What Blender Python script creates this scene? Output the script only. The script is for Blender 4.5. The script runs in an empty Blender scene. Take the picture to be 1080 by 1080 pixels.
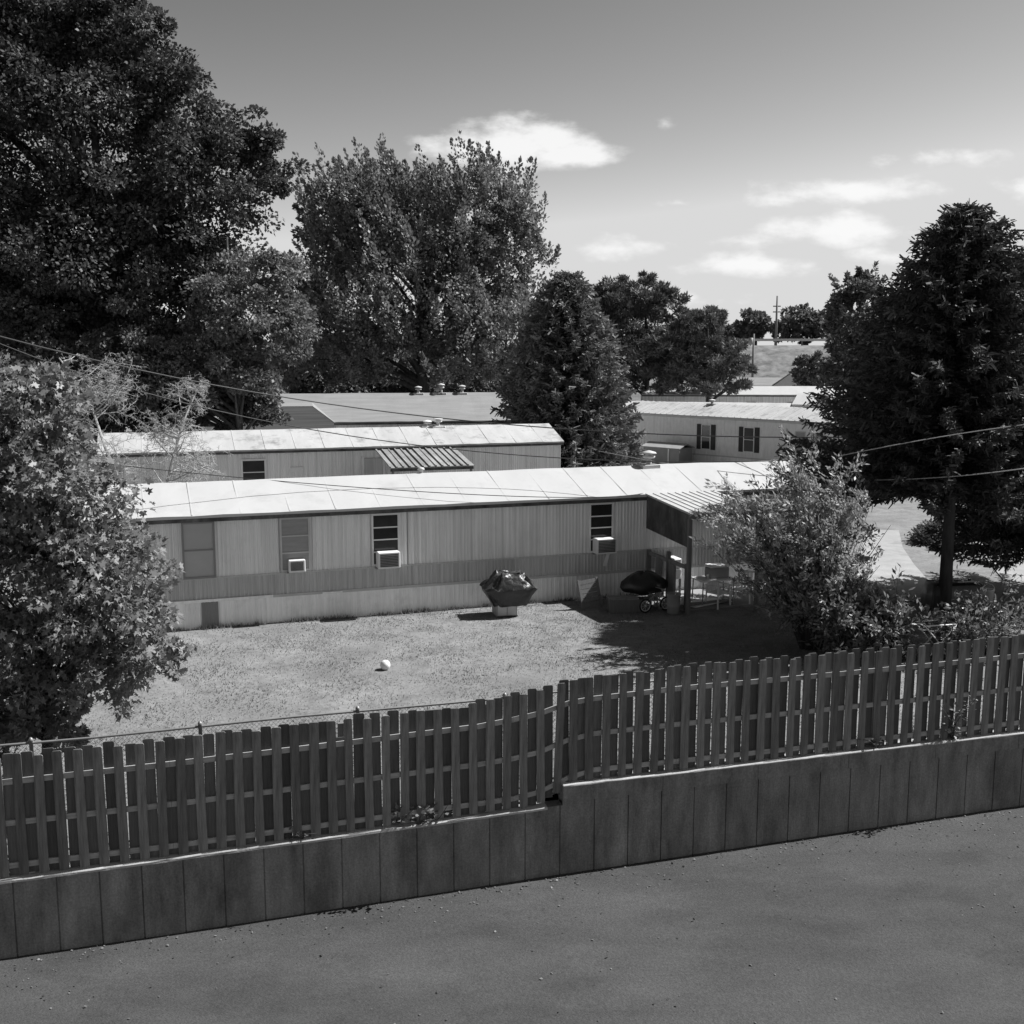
import bpy, math, random
import numpy as np
from mathutils import Vector, Matrix
random.seed(7)
rng = np.random.default_rng(11)
C = bpy.context.scene.collection
PI = math.pi
# ------------------------------------------------------------------ camera numbers
FPX = 1180.0; TH = math.atan(175 / FPX); CT, ST = math.cos(TH), math.sin(TH); CZ = 7.2
def ray(px, py):
    a = (px - 540) / FPX; b = (540 - py) / FPX
    return np.array([a, CT + b * ST, -ST + b * CT])
def gnd(px, py, z=0.0):
    r = ray(px, py); t = (z - CZ) / r[2]
    return np.array([0, 0, CZ]) + t * r
def at(px, py, Y):
    r = ray(px, py); return np.array([0, 0, CZ]) + r * (Y / r[1])
def onp(px, py, O, ang, d=0.0):
    u = np.array([math.cos(ang), math.sin(ang)]); n = np.array([-u[1], u[0]])
    r = ray(px, py); O = np.array(O[:2]); t = (O @ n + d) / (r[:2] @ n)
    p = np.array([0, 0, CZ]) + t * r
    return float((p[:2] - O) @ u), float(p[2])
# ------------------------------------------------------------------ objects
def tag(o, label, cat, group=None):
    o['label'] = label; o['category'] = cat
    if group: o['group'] = group
    return o
def thing(name, label, cat, loc=(0, 0, 0), rz=0.0, group=None):
    o = bpy.data.objects.new(name, None); C.objects.link(o)
    o.empty_display_size = .2
    o.location = loc; o.rotation_euler = (0, 0, rz)
    return tag(o, label, cat, group)
class MB:
    def __init__(s): s.v = []; s.f = []
    def add(s, vs, fs):
        n = len(s.v); s.v += [tuple(map(float, p)) for p in vs]; s.f += [tuple(i + n for i in f) for f in fs]
    def box(s, x0, x1, y0, y1, z0, z1, M=None):
        vs = [(x, y, z) for z in (z0, z1) for y in (y0, y1) for x in (x0, x1)]
        if M is not None: vs = [tuple(M @ Vector(p)) for p in vs]
        s.add(vs, [(0, 2, 3, 1), (4, 5, 7, 6), (0, 1, 5, 4), (2, 6, 7, 3), (0, 4, 6, 2), (1, 3, 7, 5)])
    def cbox(s, x0, x1, y0, y1, z0, z1, c=.02, M=None):      # box with chamfered edges
        vs = []; k = []
        for sx in (0, 1):
            for sy in (0, 1):
                for sz in (0, 1):
                    X = (x0, x1)[sx]; Y = (y0, y1)[sy]; Z = (z0, z1)[sz]
                    dx = c * (1 - 2 * sx); dy = c * (1 - 2 * sy); dz = c * (1 - 2 * sz)
                    vs += [(X, Y + dy, Z + dz), (X + dx, Y, Z + dz), (X + dx, Y + dy, Z)]
        if M is not None: vs = [tuple(M @ Vector(p)) for p in vs]
        I = lambda a, b, d, q: (a * 4 + b * 2 + d) * 3 + q
        fs = []
        for a in (0, 1):
            q = [(0, 0), (0, 1), (1, 1), (1, 0)]
            if a: q = q[::-1]
            fs.append(tuple(I(a, y, z, 0) for y, z in q))
            fs.append(tuple(I(x, a, z, 1) for x, z in q[::-1]))
            fs.append(tuple(I(x, y, a, 2) for x, y in q))
        for y in (0, 1):
            for z in (0, 1):
                fs.append((I(0, y, z, 1), I(0, y, z, 2), I(1, y, z, 2), I(1, y, z, 1)))
        for x in (0, 1):
            for z in (0, 1):
                fs.append((I(x, 0, z, 0), I(x, 0, z, 2), I(x, 1, z, 2), I(x, 1, z, 0)))
        for x in (0, 1):
            for y in (0, 1):
                fs.append((I(x, y, 0, 0), I(x, y, 0, 1), I(x, y, 1, 1), I(x, y, 1, 0)))
        for x in (0, 1):
            for y in (0, 1):
                for z in (0, 1): fs.append((I(x, y, z, 0), I(x, y, z, 1), I(x, y, z, 2)))
        s.add(vs, fs)
    def tube(s, pts, r, n=6, cap=True):
        pts = [Vector(p) for p in pts]; m = len(pts)
        rs = r if isinstance(r, (list, tuple)) else [r] * m
        base = len(s.v); up = Vector((0, 0, 1)); prev = None
        for i, p in enumerate(pts):
            t = (pts[min(i + 1, m - 1)] - pts[max(i - 1, 0)])
            if t.length < 1e-9: t = Vector((0, 0, 1))
            t.normalize()
            if prev is None:
                a = t.cross(up if abs(t.z) < .9 else Vector((1, 0, 0)))
            else:
                a = prev - t * prev.dot(t)
                if a.length < 1e-6: a = t.cross(up)
            a.normalize(); b = t.cross(a); prev = a
            for k in range(n):
                w = 2 * PI * k / n
                s.v.append(tuple(p + (a * math.cos(w) + b * math.sin(w)) * rs[i]))
        for i in range(m - 1):
            for k in range(n):
                k2 = (k + 1) % n
                s.f.append((base + i * n + k, base + i * n + k2, base + (i + 1) * n + k2, base + (i + 1) * n + k))
        if cap:
            s.f.append(tuple(base + k for k in range(n))[::-1]); s.f.append(tuple(base + (m - 1) * n + k for k in range(n)))
    def lathe(s, prof, n=24, c=(0, 0), M=None):
        base = len(s.v)
        for r, z in prof:
            for k in range(n):
                w = 2 * PI * k / n; p = Vector((c[0] + r * math.cos(w), c[1] + r * math.sin(w), z))
                if M is not None: p = M @ p
                s.v.append(tuple(p))
        for i in range(len(prof) - 1):
            for k in range(n):
                k2 = (k + 1) % n
                s.f.append((base + i * n + k, base + i * n + k2, base + (i + 1) * n + k2, base + (i + 1) * n + k))
        s.f.append(tuple(base + k for k in range(n))[::-1]); s.f.append(tuple(base + (len(prof) - 1) * n + k for k in range(n)))
    def torus(s, c, R, r, M=None, n=20, m=8):
        base = len(s.v)
        for i in range(n):
            a = 2 * PI * i / n
            for j in range(m):
                b = 2 * PI * j / m
                p = Vector(((R + r * math.cos(b)) * math.cos(a), r * math.sin(b), (R + r * math.cos(b)) * math.sin(a)))
                if M is not None: p = M @ p
                s.v.append(tuple(p + Vector(c)))
        for i in range(n):
            for j in range(m):
                i2 = (i + 1) % n; j2 = (j + 1) % m
                s.f.append((base + i * m + j, base + i2 * m + j, base + i2 * m + j2, base + i * m + j2))
    def mesh(s, name):
        me = bpy.data.meshes.new(name); me.from_pydata(s.v, [], s.f); me.update(); return me
    def build(s, name, m, parent=None, smooth=False):
        me = s.mesh(name); me.materials.append(m)
        if smooth: me.polygons.foreach_set('use_smooth', [True] * len(me.polygons))
        return link(name, me, parent)
def link(name, me, parent=None):
    o = bpy.data.objects.new(name, me); C.objects.link(o)
    if parent is not None: o.parent = parent
    return o
def struct(o):
    o['kind'] = 'structure'; return o
def np_mesh(name, V, Fa, m, parent=None, smooth=False):
    V = np.asarray(V, np.float32).reshape(-1, 3); Fa = np.asarray(Fa, np.int32); k = Fa.shape[1]; nf = len(Fa)
    me = bpy.data.meshes.new(name)
    me.vertices.add(len(V)); me.vertices.foreach_set('co', V.ravel())
    me.loops.add(nf * k); me.loops.foreach_set('vertex_index', Fa.ravel())
    me.polygons.add(nf); me.polygons.foreach_set('loop_start', np.arange(0, nf * k, k, dtype=np.int32))
    me.update(calc_edges=True); me.validate()
    if smooth: me.polygons.foreach_set('use_smooth', np.ones(nf, bool))
    me.materials.append(m)
    return link(name, me, parent)
# ------------------------------------------------------------------ materials (all neutral grey: the photograph is black and white)
def mat(name, v, rough=.75, var=.12, scale=3.0, stretch=(1, 1, 1), bump=0.0, bscale=30.0, metal=0.0, spec=.35, spots=0.0, spot_v=.5, spot_scale=.8, island=0.0, fine=0.0, fscale=60.0):
    m = bpy.data.materials.new(name); m.use_nodes = True; nt = m.node_tree; N = nt.nodes; L = nt.links
    b = N['Principled BSDF']; b.inputs['Roughness'].default_value = rough; b.inputs['Metallic'].default_value = metal
    b.inputs['Specular IOR Level'].default_value = spec
    tc = N.new('ShaderNodeTexCoord'); mp = N.new('ShaderNodeMapping'); mp.inputs['Scale'].default_value = stretch
    L.new(tc.outputs['Object'], mp.inputs['Vector'])
    nz = N.new('ShaderNodeTexNoise'); nz.inputs['Scale'].default_value = scale; nz.inputs['Detail'].default_value = 8; nz.inputs['Roughness'].default_value = .65
    L.new(mp.outputs[0], nz.inputs['Vector'])
    mr = N.new('ShaderNodeMapRange'); mr.inputs['From Min'].default_value = .3; mr.inputs['From Max'].default_value = .7
    mr.inputs['To Min'].default_value = v * (1 - var); mr.inputs['To Max'].default_value = v * (1 + var)
    L.new(nz.outputs['Fac'], mr.inputs['Value']); out = mr.outputs[0]
    if spots:
        n2 = N.new('ShaderNodeTexNoise'); n2.inputs['Scale'].default_value = spot_scale; n2.inputs['Detail'].default_value = 9; n2.inputs['Roughness'].default_value = .7
        L.new(tc.outputs['Object'], n2.inputs['Vector'])
        r2 = N.new('ShaderNodeMapRange'); r2.inputs['From Min'].default_value = .52; r2.inputs['From Max'].default_value = .68
        r2.inputs['To Min'].default_value = 1; r2.inputs['To Max'].default_value = 1 - spots * (1 - spot_v)
        L.new(n2.outputs['Fac'], r2.inputs['Value'])
        mu = N.new('ShaderNodeMath'); mu.operation = 'MULTIPLY'; L.new(out, mu.inputs[0]); L.new(r2.outputs[0], mu.inputs[1]); out = mu.outputs[0]
    if fine:
        n4 = N.new('ShaderNodeTexNoise'); n4.inputs['Scale'].default_value = fscale; n4.inputs['Detail'].default_value = 5; n4.inputs['Roughness'].default_value = .75
        L.new(tc.outputs['Object'], n4.inputs['Vector']); r4 = N.new('ShaderNodeMapRange'); r4.inputs['From Min'].default_value = .3; r4.inputs['From Max'].default_value = .7
        r4.inputs['To Min'].default_value = 1 - fine; r4.inputs['To Max'].default_value = 1 + fine; L.new(n4.outputs['Fac'], r4.inputs['Value'])
        mu = N.new('ShaderNodeMath'); mu.operation = 'MULTIPLY'; L.new(out, mu.inputs[0]); L.new(r4.outputs[0], mu.inputs[1]); out = mu.outputs[0]
    if island:
        ge = N.new('ShaderNodeNewGeometry'); r3 = N.new('ShaderNodeMapRange'); r3.inputs['To Min'].default_value = 1 - island; r3.inputs['To Max'].default_value = 1 + island
        L.new(ge.outputs['Random Per Island'], r3.inputs['Value'])
        mu = N.new('ShaderNodeMath'); mu.operation = 'MULTIPLY'; L.new(out, mu.inputs[0]); L.new(r3.outputs[0], mu.inputs[1]); out = mu.outputs[0]
    L.new(out, b.inputs['Base Color'])
    if bump:
        n3 = N.new('ShaderNodeTexNoise'); n3.inputs['Scale'].default_value = bscale; n3.inputs['Detail'].default_value = 6
        L.new(mp.outputs[0], n3.inputs['Vector'])
        bp = N.new('ShaderNodeBump'); bp.inputs['Strength'].default_value = bump; bp.inputs['Distance'].default_value = .03
        L.new(n3.outputs['Fac'], bp.inputs['Height']); L.new(bp.outputs[0], b.inputs['Normal'])
    return m
def vary(m, k):
    nt = m.node_tree; N = nt.nodes; L = nt.links; i = N['Principled BSDF'].inputs['Base Color']; src = i.links[0].from_socket
    oi = N.new('ShaderNodeObjectInfo'); r = N.new('ShaderNodeMapRange'); r.inputs['To Min'].default_value = 1 - k; r.inputs['To Max'].default_value = 1 + k; L.new(oi.outputs['Random'], r.inputs['Value'])
    mu = N.new('ShaderNodeMath'); mu.operation = 'MULTIPLY'; L.new(src, mu.inputs[0]); L.new(r.outputs[0], mu.inputs[1]); L.new(mu.outputs[0], i)
def leafmat(name, v, trans=.35, rough=.5, island=.35, spec=.3):
    m = mat(name, v, rough, .2, .35, island=island, spec=spec)
    nt = m.node_tree; N = nt.nodes; L = nt.links; b = N['Principled BSDF']
    src = b.inputs['Base Color'].links[0].from_socket
    tr = N.new('ShaderNodeBsdfTranslucent'); L.new(src, tr.inputs['Color'])
    mx = N.new('ShaderNodeMixShader'); mx.inputs[0].default_value = trans
    L.new(b.outputs[0], mx.inputs[1]); L.new(tr.outputs[0], mx.inputs[2]); L.new(mx.outputs[0], N['Material Output'].inputs['Surface'])
    return m
M = dict(
    lawn=mat('lawn_turf', .2, .95, .3, 1.6, bump=.35, bscale=22, spec=.1, spots=.8, spot_v=.62, spot_scale=.4, fine=.2, fscale=9),
    grass=leafmat('grass_blades', .24, .45, .8, .22, .15),
    asphalt=mat('asphalt', .066, .9, .26, .9, (.45, 1, 1), bump=.6, bscale=70, spec=.2, spots=.4, spot_v=.55, spot_scale=.5, fine=.3, fscale=22),
    concrete=mat('wall_concrete', .195, .9, .5, 1.5, (1.6, 1, .4), bump=.35, bscale=25, spec=.2, spots=.6, spot_v=.5, spot_scale=1.1, fine=.3, fscale=28),
    cap=mat('cap_concrete', .4, .85, .2, 3, bump=.2, bscale=30, spec=.2, spots=.4, spot_v=.5, spot_scale=2.5),
    slab=mat('slab_concrete', .3, .9, .14, 1.5, bump=.1, spec=.2, spots=.4, spot_v=.6, spot_scale=.9),
    street=mat('street_asphalt', .25, .9, .15, 1.0, bump=.1, spec=.2),
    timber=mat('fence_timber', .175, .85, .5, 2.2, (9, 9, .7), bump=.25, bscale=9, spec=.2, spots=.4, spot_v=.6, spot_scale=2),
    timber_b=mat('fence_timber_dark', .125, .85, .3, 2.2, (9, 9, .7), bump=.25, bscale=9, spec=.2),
    rail=mat('rail_timber', .34, .85, .25, 2.2, (.7, 9, 9), bump=.2, bscale=9, spec=.2),
    galv=mat('galvanised_steel', .26, .5, .15, 6, metal=.4),
    siding=mat('ribbed_siding', .8, .55, .2, 1.0, (9, 9, .18), spec=.3, spots=.3, spot_v=.75, spot_scale=1.2),
    siding_d=mat('ribbed_siding_dark', .52, .6, .25, 1.2, (9, 9, .2), spec=.3),
    skirt=mat('skirting_metal', .9, .6, .14, 1.3, (6, 6, .3), spec=.3, spots=.45, spot_v=.68, spot_scale=1.6),
    skirt_d=mat('skirting_dark', .24, .6, .1, 2),
    roof=mat('white_roof', .44, .55, .05, .9, (1, .3, 1), spec=.25, spots=.5, spot_v=.75, spot_scale=.8),
    roof_s=mat('stained_roof', .42, .6, .12, 1.1, (1.6, .25, 1), spec=.25, spots=.8, spot_v=.45, spot_scale=1.4),
    shingle=mat('shingle_roof', .24, .9, .12, 1.2, (.4, 3, 3), bump=.3, bscale=14, spec=.15, spots=.3, spot_v=.75),
    trim=mat('trim_metal', .5, .5, .1, 3), trim_w=mat('trim_white', .75, .5, .08, 3),
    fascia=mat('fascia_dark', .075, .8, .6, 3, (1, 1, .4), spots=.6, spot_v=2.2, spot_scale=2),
    glass=mat('dark_glass', .025, .12, .3, 2, spec=.5), blind=mat('blind', .3, .6, .12, 2, (1, 1, 6)),
    panel=mat('painted_panel', .4, .7, .06, 2), shutter=mat('shutter_black', .03, .6, .1),
    ac=mat('appliance_white', .72, .45, .05, 4), grille=mat('grille_dark', .07, .6, .2, 4),
    black=mat('black_vinyl', .02, .34, .25, 4, spec=.5, bump=.15, bscale=9), tarp=mat('black_tarp', .026, .4, .4, 3, spec=.55, bump=.9, bscale=6),
    grey=mat('grey_paint', .3, .6, .12, 4), white=mat('white_plastic', .8, .4, .05, 5), steel=mat('steel', .35, .4, .1, 5, metal=.5),
    rubber=mat('rubber', .025, .8, .2), post=mat('post_timber', .16, .85, .2, 3, (6, 6, .6)), boards=mat('weathered_boards', .22, .85, .25, 2, (5, 5, .6)),
    cable=mat('cable', .03, .5, .1), cable_l=mat('cable_grey', .42, .4, .1, spec=.6),
    bark=mat('bark', .06, .95, .4, 4, (2, 2, .4), bump=.6, bscale=12, spec=.1), twig=mat('dead_twig', .36, .9, .2, 3, spec=.1),
    hill=mat('dry_grass_bank', .17, .95, .5, .8, bump=.8, bscale=1.5, spec=.1, spots=.7, spot_v=.4, spot_scale=.5),
    l_near=leafmat('sweetgum_leaf', .21, .3, .46, .3, .4), l_big=leafmat('maple_leaf_dark', .075, .25, .55, .4), l_mid=leafmat('maple_leaf', .17, .3, .55, .4),
    l_silver=leafmat('silver_maple_leaf', .18, .3, .52, .4, .4), l_spruce=leafmat('spruce_needle', .19, .12, .6, .3, .2), l_spruce_d=leafmat('spruce_needle_dark', .085, .12, .6, .35, .2),
    l_pine=leafmat('pine_needle', .14, .12, .6, .3, .2), l_far=leafmat('far_leaf', .13, .25, .5, .35), l_will=leafmat('willow_leaf', .32, .35, .5, .4, .5),
    l_weed=leafmat('weed_leaf', .2, .3, .4, .35, .4), l_right=leafmat('right_leaf', .15, .25, .5, .4),
)
vary(M['timber'], .3); vary(M['timber_b'], .35)
# ------------------------------------------------------------------ leaves
T_OVAL = np.array([(0, 0, 0), (.34, .45, .06), (0, 1, 0), (-.34, .45, .06)])
T_LONG = np.array([(0, 0, 0), (.14, .4, .03), (0, 1, -.05), (-.14, .4, .03)])
T_NEED = np.array([(-.5, 0, 0), (.5, 0, 0), (.3, 1, 0), (-.3, 1, 0)])
_a = np.radians([-90, -62, -20, 5, 38, 62, 90, 118, 142, 175, 200, 242]); _r = np.array([.06, .34, .46, .27, .54, .3, .6, .3, .52, .26, .48, .34])
T_STAR = np.stack([_r * np.cos(_a), _r * np.sin(_a) + .5, .45 * np.abs(_r * np.cos(_a)) - .5 * (_r * np.sin(_a)) ** 2], 1)
def unit(a): return a / np.maximum(np.linalg.norm(a, axis=-1, keepdims=True), 1e-9)
def leaves(name, P, Nrm, Tn, size, tmpl, m, parent, wid=1.0):
    """one mesh of flat leaves: position, normal, tip direction and size per leaf"""
    n = len(P); k = len(tmpl)
    Tn = unit(Tn); Nrm = Nrm - Tn * np.sum(Nrm * Tn, -1, keepdims=True); Nrm = unit(Nrm); B = np.cross(Tn, Nrm)
    size = np.broadcast_to(np.asarray(size, float), (n,))
    V = P[:, None] + size[:, None, None] * (tmpl[None, :, 0:1] * wid * B[:, None] + tmpl[None, :, 1:2] * Tn[:, None] + tmpl[None, :, 2:3] * Nrm[:, None])
    return np_mesh(name, V.reshape(-1, 3), np.arange(n * k).reshape(n, k), m, parent)
def clumps(ells, n, rs, shell=(.5, 1.02)):
    """clump centres spread through ellipsoids, outer part favoured; returns centre, outward direction, radius"""
    w = np.array([(e[3] * e[4] * e[5]) ** (2 / 3) for e in ells]); w /= w.sum()
    k = rs.choice(len(ells), n, p=w); E = np.array(ells)[k]
    d = unit(rs.normal(size=(n, 3))); d[:, 2] = np.where(d[:, 2] < -.55, -d[:, 2], d[:, 2])
    r = shell[0] + (shell[1] - shell[0]) * rs.random(n) ** .55
    return E[:, :3] + d * E[:, 3:] * r[:, None], d, E
def limb_mesh(base, top_z, cents, r0, rs, n_l=22, lean=(0, 0)):
    """tapered trunk with limbs that reach the clumps"""
    mb = MB(); bx, by, bz = base
    tr = [Vector((bx + lean[0] * t + .12 * math.sin(5 * t + bx), by + lean[1] * t, bz + (top_z - bz) * t)) for t in np.linspace(0, 1, 9)]
    tr[0].z -= .15
    mb.tube(tr, [r0 * (1.25 if i == 0 else 1 - .82 * i / 8) for i in range(9)], 10)
    idx = rs.choice(len(cents), min(n_l, len(cents)), replace=False)
    for i in idx:
        e = Vector(cents[i]); t = np.clip((e.z - bz) / (top_z - bz) * .62, .14, .86); q = int(t * 8); s = tr[q].lerp(tr[q + 1], t * 8 - q)
        mid = s.lerp(e, .5) + Vector((0, 0, .12 * (e - s).length)) + Vector(rs.normal(size=3)) * .06 * (e - s).length
        pts = [s * (1 - a) ** 2 + mid * 2 * a * (1 - a) + e * a * a for a in np.linspace(0, 1, 7)]
        rr = r0 * (1 - .8 * t) * .55
        mb.tube(pts, [max(rr * (1 - .9 * a), .012) for a in np.linspace(0, 1, 7)], 6)
    return mb
def broadleaf(name, label, base, ells, top_z, nc, per, leaf, m, r0=.3, seed=1, cr=.12, tmpl=T_OVAL, group=None, flat=.6, shoots=0.0, sdir=(0, 0, 1), shell=(.5, 1.02), n_l=24, droop=0.2, cat='tree'):
    rs = np.random.default_rng(seed); b = np.array(base, float)
    t = thing(name, label, cat, tuple(b), 0, group)
    E = [(e[0] - b[0], e[1] - b[1], e[2] - b[2], e[3], e[4], e[5]) for e in ells]
    c, d, EE = clumps(E, nc, rs, shell)
    rad = cr * np.min(EE[:, 3:], 1) * rs.uniform(.6, 1.5, nc)
    P = []; Nn = []; Tt = []
    for i in range(nc):
        k = max(6, int(per * rs.uniform(.6, 1.4)))
        if shoots and rs.random() < shoots:
            ax = unit(d[i] * .55 + np.array(sdir) + rs.normal(size=3) * .22); Ls = rad[i] * 3.2; s = rs.random(k)
            off = rs.normal(size=(k, 3)) * rad[i] * (.34 * (1.1 - s))[:, None]
            p = c[i] + ax * (s * Ls - Ls * .3)[:, None] + off
            tt = unit(off + ax * .4 * rad[i] + rs.normal(size=(k, 3)) * .1)
        else:
            q = unit(rs.normal(size=(k, 3))); rr = rs.random(k) ** .4
            off = q * (rr * rad[i])[:, None]; off[:, 2] *= flat
            p = c[i] + off; tt = unit(q + d[i] * .5 + rs.normal(size=(k, 3)) * .7 + np.array([0, 0, -droop]))
        nn = unit(rs.normal(size=(k, 3)) * .75 + np.array([0, 0, .75]) + d[i] * .45)
        P.append(p); Nn.append(nn); Tt.append(tt)
    P = np.concatenate(P); keep = P[:, 2] > .05
    P = P[keep]; Nn = np.concatenate(Nn)[keep]; Tt = np.concatenate(Tt)[keep]
    if tmpl is T_STAR:
        alt = T_STAR.copy(); alt[:, 0] *= .38; alt[:, 2] = .9 * (alt[:, 1] - .5) ** 2; V_ = []; pick = rs.random(len(P)) < .45; Nn = Nn + rs.normal(size=Nn.shape) * .45
        cre = bpy.data.meshes.new('tmp'); o1 = leaves('crown', P, Nn, Tt, np.where(pick, leaf * rs.uniform(.5, 1.0, len(P)), leaf * rs.uniform(.6, 1.25, len(P))), tmpl, m, t)
        co_ = np.empty(len(P) * len(tmpl) * 3, np.float32); o1.data.vertices.foreach_get('co', co_); co_ = co_.reshape(len(P), len(tmpl), 3)
        ctr = co_.mean(1, keepdims=True); Tu = unit(Tt)[:, None]; along = ((co_ - ctr) * Tu).sum(-1, keepdims=True) * Tu
        co_ = np.where(pick[:, None, None], ctr + along * 1.15 + (co_ - ctr - along) * rs.uniform(.2, .7, (len(P), 1, 1)), co_)
        o1.data.vertices.foreach_set('co', co_.astype(np.float32).ravel()); o1.data.update(); bpy.data.meshes.remove(cre)
    else:
        leaves('crown', P, Nn, Tt, leaf * rs.uniform(.65, 1.3, len(P)), tmpl, m, t)
    limb_mesh((0, 0, 0), top_z - b[2], c, r0, rs, n_l).build('trunk', M['bark'], t, True)
    return t
def spruce(name, label, base, H, R, m, seed=1, z0=.4, levels=40, nb=13, card=.34, droop=.25, r0=.2, group=None, dens=1.0, ragged=.25, power=.85):
    rs = np.random.default_rng(seed); t = thing(name, label, 'tree', tuple(base), 0, group)
    P = []; Nn = []; Tt = []; bm = MB()
    bm.tube([(0, 0, -.1), (0, 0, H * .5), (0, 0, H * .97)], [r0, r0 * .55, .02], 8)
    for i in range(levels):
        f = (i + rs.random()) / levels; z = z0 + (H - z0) * f
        Rl = R * max(1 - f, .015) ** power + .12
        n = max(5, int(nb * (1 - .45 * f))); ph = rs.random() * 6.28
        for k in range(n):
            a = ph + 2 * PI * (k + rs.uniform(-.3, .3)) / n; Lb = Rl * rs.uniform(1 - ragged, 1 + ragged * .55)
            ca, sa = math.cos(a), math.sin(a); q = max(4, int(Lb * 9 * dens)); s = np.linspace(.12, 1, q)
            zz = z - droop * Lb * (s * 1.5 - s ** 2 * .9) + .1 * Lb * s ** 3
            line = np.stack([ca * Lb * s, sa * Lb * s, zz], 1)
            if k % 2 == 0: bm.tube([(0, 0, z), tuple(line[q // 2]), tuple(line[-1])], [.035 * (1 - f) + .012, .02, .006], 4, False)
            for side in (-1, 1, 0, 2):
                lat = np.array([-sa * side, ca * side, 0]) if side in (-1, 1) else np.array([0, 0, -.75 if side == 0 else .3])
                tt = np.array([ca, sa, 0]) * .75 + lat + rs.normal(size=(q, 3)) * .3
                nn = np.array([0, 0, 1.0]) + rs.normal(size=(q, 3)) * .5 if side in (-1, 1) else np.array([-sa, ca, 0]) + rs.normal(size=(q, 3)) * .5
                P.append(line + rs.normal(size=(q, 3)) * .04); Nn.append(nn); Tt.append(tt)
    P = np.concatenate(P); leaves('crown', P, np.concatenate(Nn), np.concatenate(Tt), card * rs.uniform(.55, 1.25, len(P)), T_NEED, m, t, .32)
    bm.build('trunk', M['bark'], t, True); return t
# ------------------------------------------------------------------ wall, road, lawn frame
WO = np.array([-7.297, 15.580]); WA = math.radians(14.89); WU = np.array([math.cos(WA), math.sin(WA)]); WN = np.array([-WU[1], WU[0]])
def wpt(u, d, z=0.0): p = WO + WU * u + WN * d; return (p[0], p[1], z)
def lerp_ex(u, kn):
    kn = np.array(kn); x, y = kn[:, 0], kn[:, 1]; u = np.asarray(u, float)
    r = np.interp(u, x, y)
    r = np.where(u < x[0], y[0] + (u - x[0]) * .02, r); return np.where(u > x[-1], y[-1] + np.minimum(u - x[-1], 10) * .015, r)
Z_BASE = lambda u: lerp_ex(np.clip(u, -14, 26), [(-.18, -1.82), (2.38, -1.77), (7.55, -1.62), (17.03, -1.39)])
Z_CAPL = lambda u: lerp_ex(u, [(-.08, -.6), (2.43, -.54), (3.86, -.5), (6.91, -.42), (8.17, -.38), (8.45, -.375)])
Z_CAPU = lambda u: lerp_ex(u, [(8.4, -.025), (11.28, 0), (13.48, .03), (16.95, .06)])
Z_PBOT = lambda u: lerp_ex(u, [(.11, -.55), (2.33, -.52), (6.27, -.39), (7.9, -.34), (8.8, .02), (11.26, .02), (13.73, .04), (16.99, .09)])
Z_PTOP = lambda u: lerp_ex(u, [(.6, 1.27), (2.23, 1.31), (4.92, 1.39), (6.62, 1.42), (7.6, 1.55), (7.85, 1.585), (8.1, 1.62), (8.35, 1.69), (8.6, 1.735), (8.9, 1.75), (10.45, 1.82), (14.25, 1.84), (16.8, 1.89)])
Z_LAWN = lambda u: lerp_ex(np.clip(u, -14, 26), [(0, -.6), (4, -.5), (8, -.35), (9.4, -.03), (17, .05)])
def lawn_z(x, y):
    p = np.stack([np.asarray(x, float) - WO[0], np.asarray(y, float) - WO[1]], -1); u = p @ WU; d = p @ WN
    k = np.clip(1 - d / 9.0, 0, 1); k = k * k * (3 - 2 * k)
    und = .035 * np.sin(u * .9 + 1) * np.sin(d * .8) * np.clip(d / 3, 0, 1) * np.clip((14 - d) / 4, 0, 1)
    return Z_LAWN(u) * k + und
def lz(x, y): return float(lawn_z(x, y))
# ground sheet behind the wall
us = np.concatenate([[-700, -300, -120, -60, -40], np.arange(-24, 34, .5), [40, 60, 120, 300, 700]]); ds = np.concatenate([[.27], np.arange(.6, 16, .4), [17, 18, 20, 24, 30, 40, 60, 100, 200, 400, 900]])
U, D = np.meshgrid(us, ds); X = WO[0] + WU[0] * U + WN[0] * D; Y = WO[1] + WU[1] * U + WN[1] * D
Z = lawn_z(X, Y); nU, nD = len(us), len(ds)
idx = (np.arange(nD - 1)[:, None] * nU + np.arange(nU - 1)[None]).ravel()
g = np_mesh('lawn', np.stack([X, Y, Z], -1).reshape(-1, 3), np.stack([idx, idx + 1, idx + nU + 1, idx + nU], 1), M['lawn'], None, True); struct(g)
# lower pavement in front of the wall
us = np.concatenate([[-400, -60, -20], np.arange(-12, 26, 1.0), [40, 80, 400]]); ds = np.array([.12, 0, -1, -2, -4, -7, -11, -16, -40.0])
U, D = np.meshgrid(us, ds); X = WO[0] + WU[0] * U + WN[0] * D; Y = WO[1] + WU[1] * U + WN[1] * D
Z = Z_BASE(U) + .0 * D; nU, nD = len(us), len(ds)
idx = (np.arange(nD - 1)[:, None] * nU + np.arange(nU - 1)[None]).ravel()
g = np_mesh('road', np.stack([X, Y, Z], -1).reshape(-1, 3), np.stack([idx, idx + nU, idx + nU + 1, idx + 1], 1), M['asphalt']); struct(g)
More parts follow.
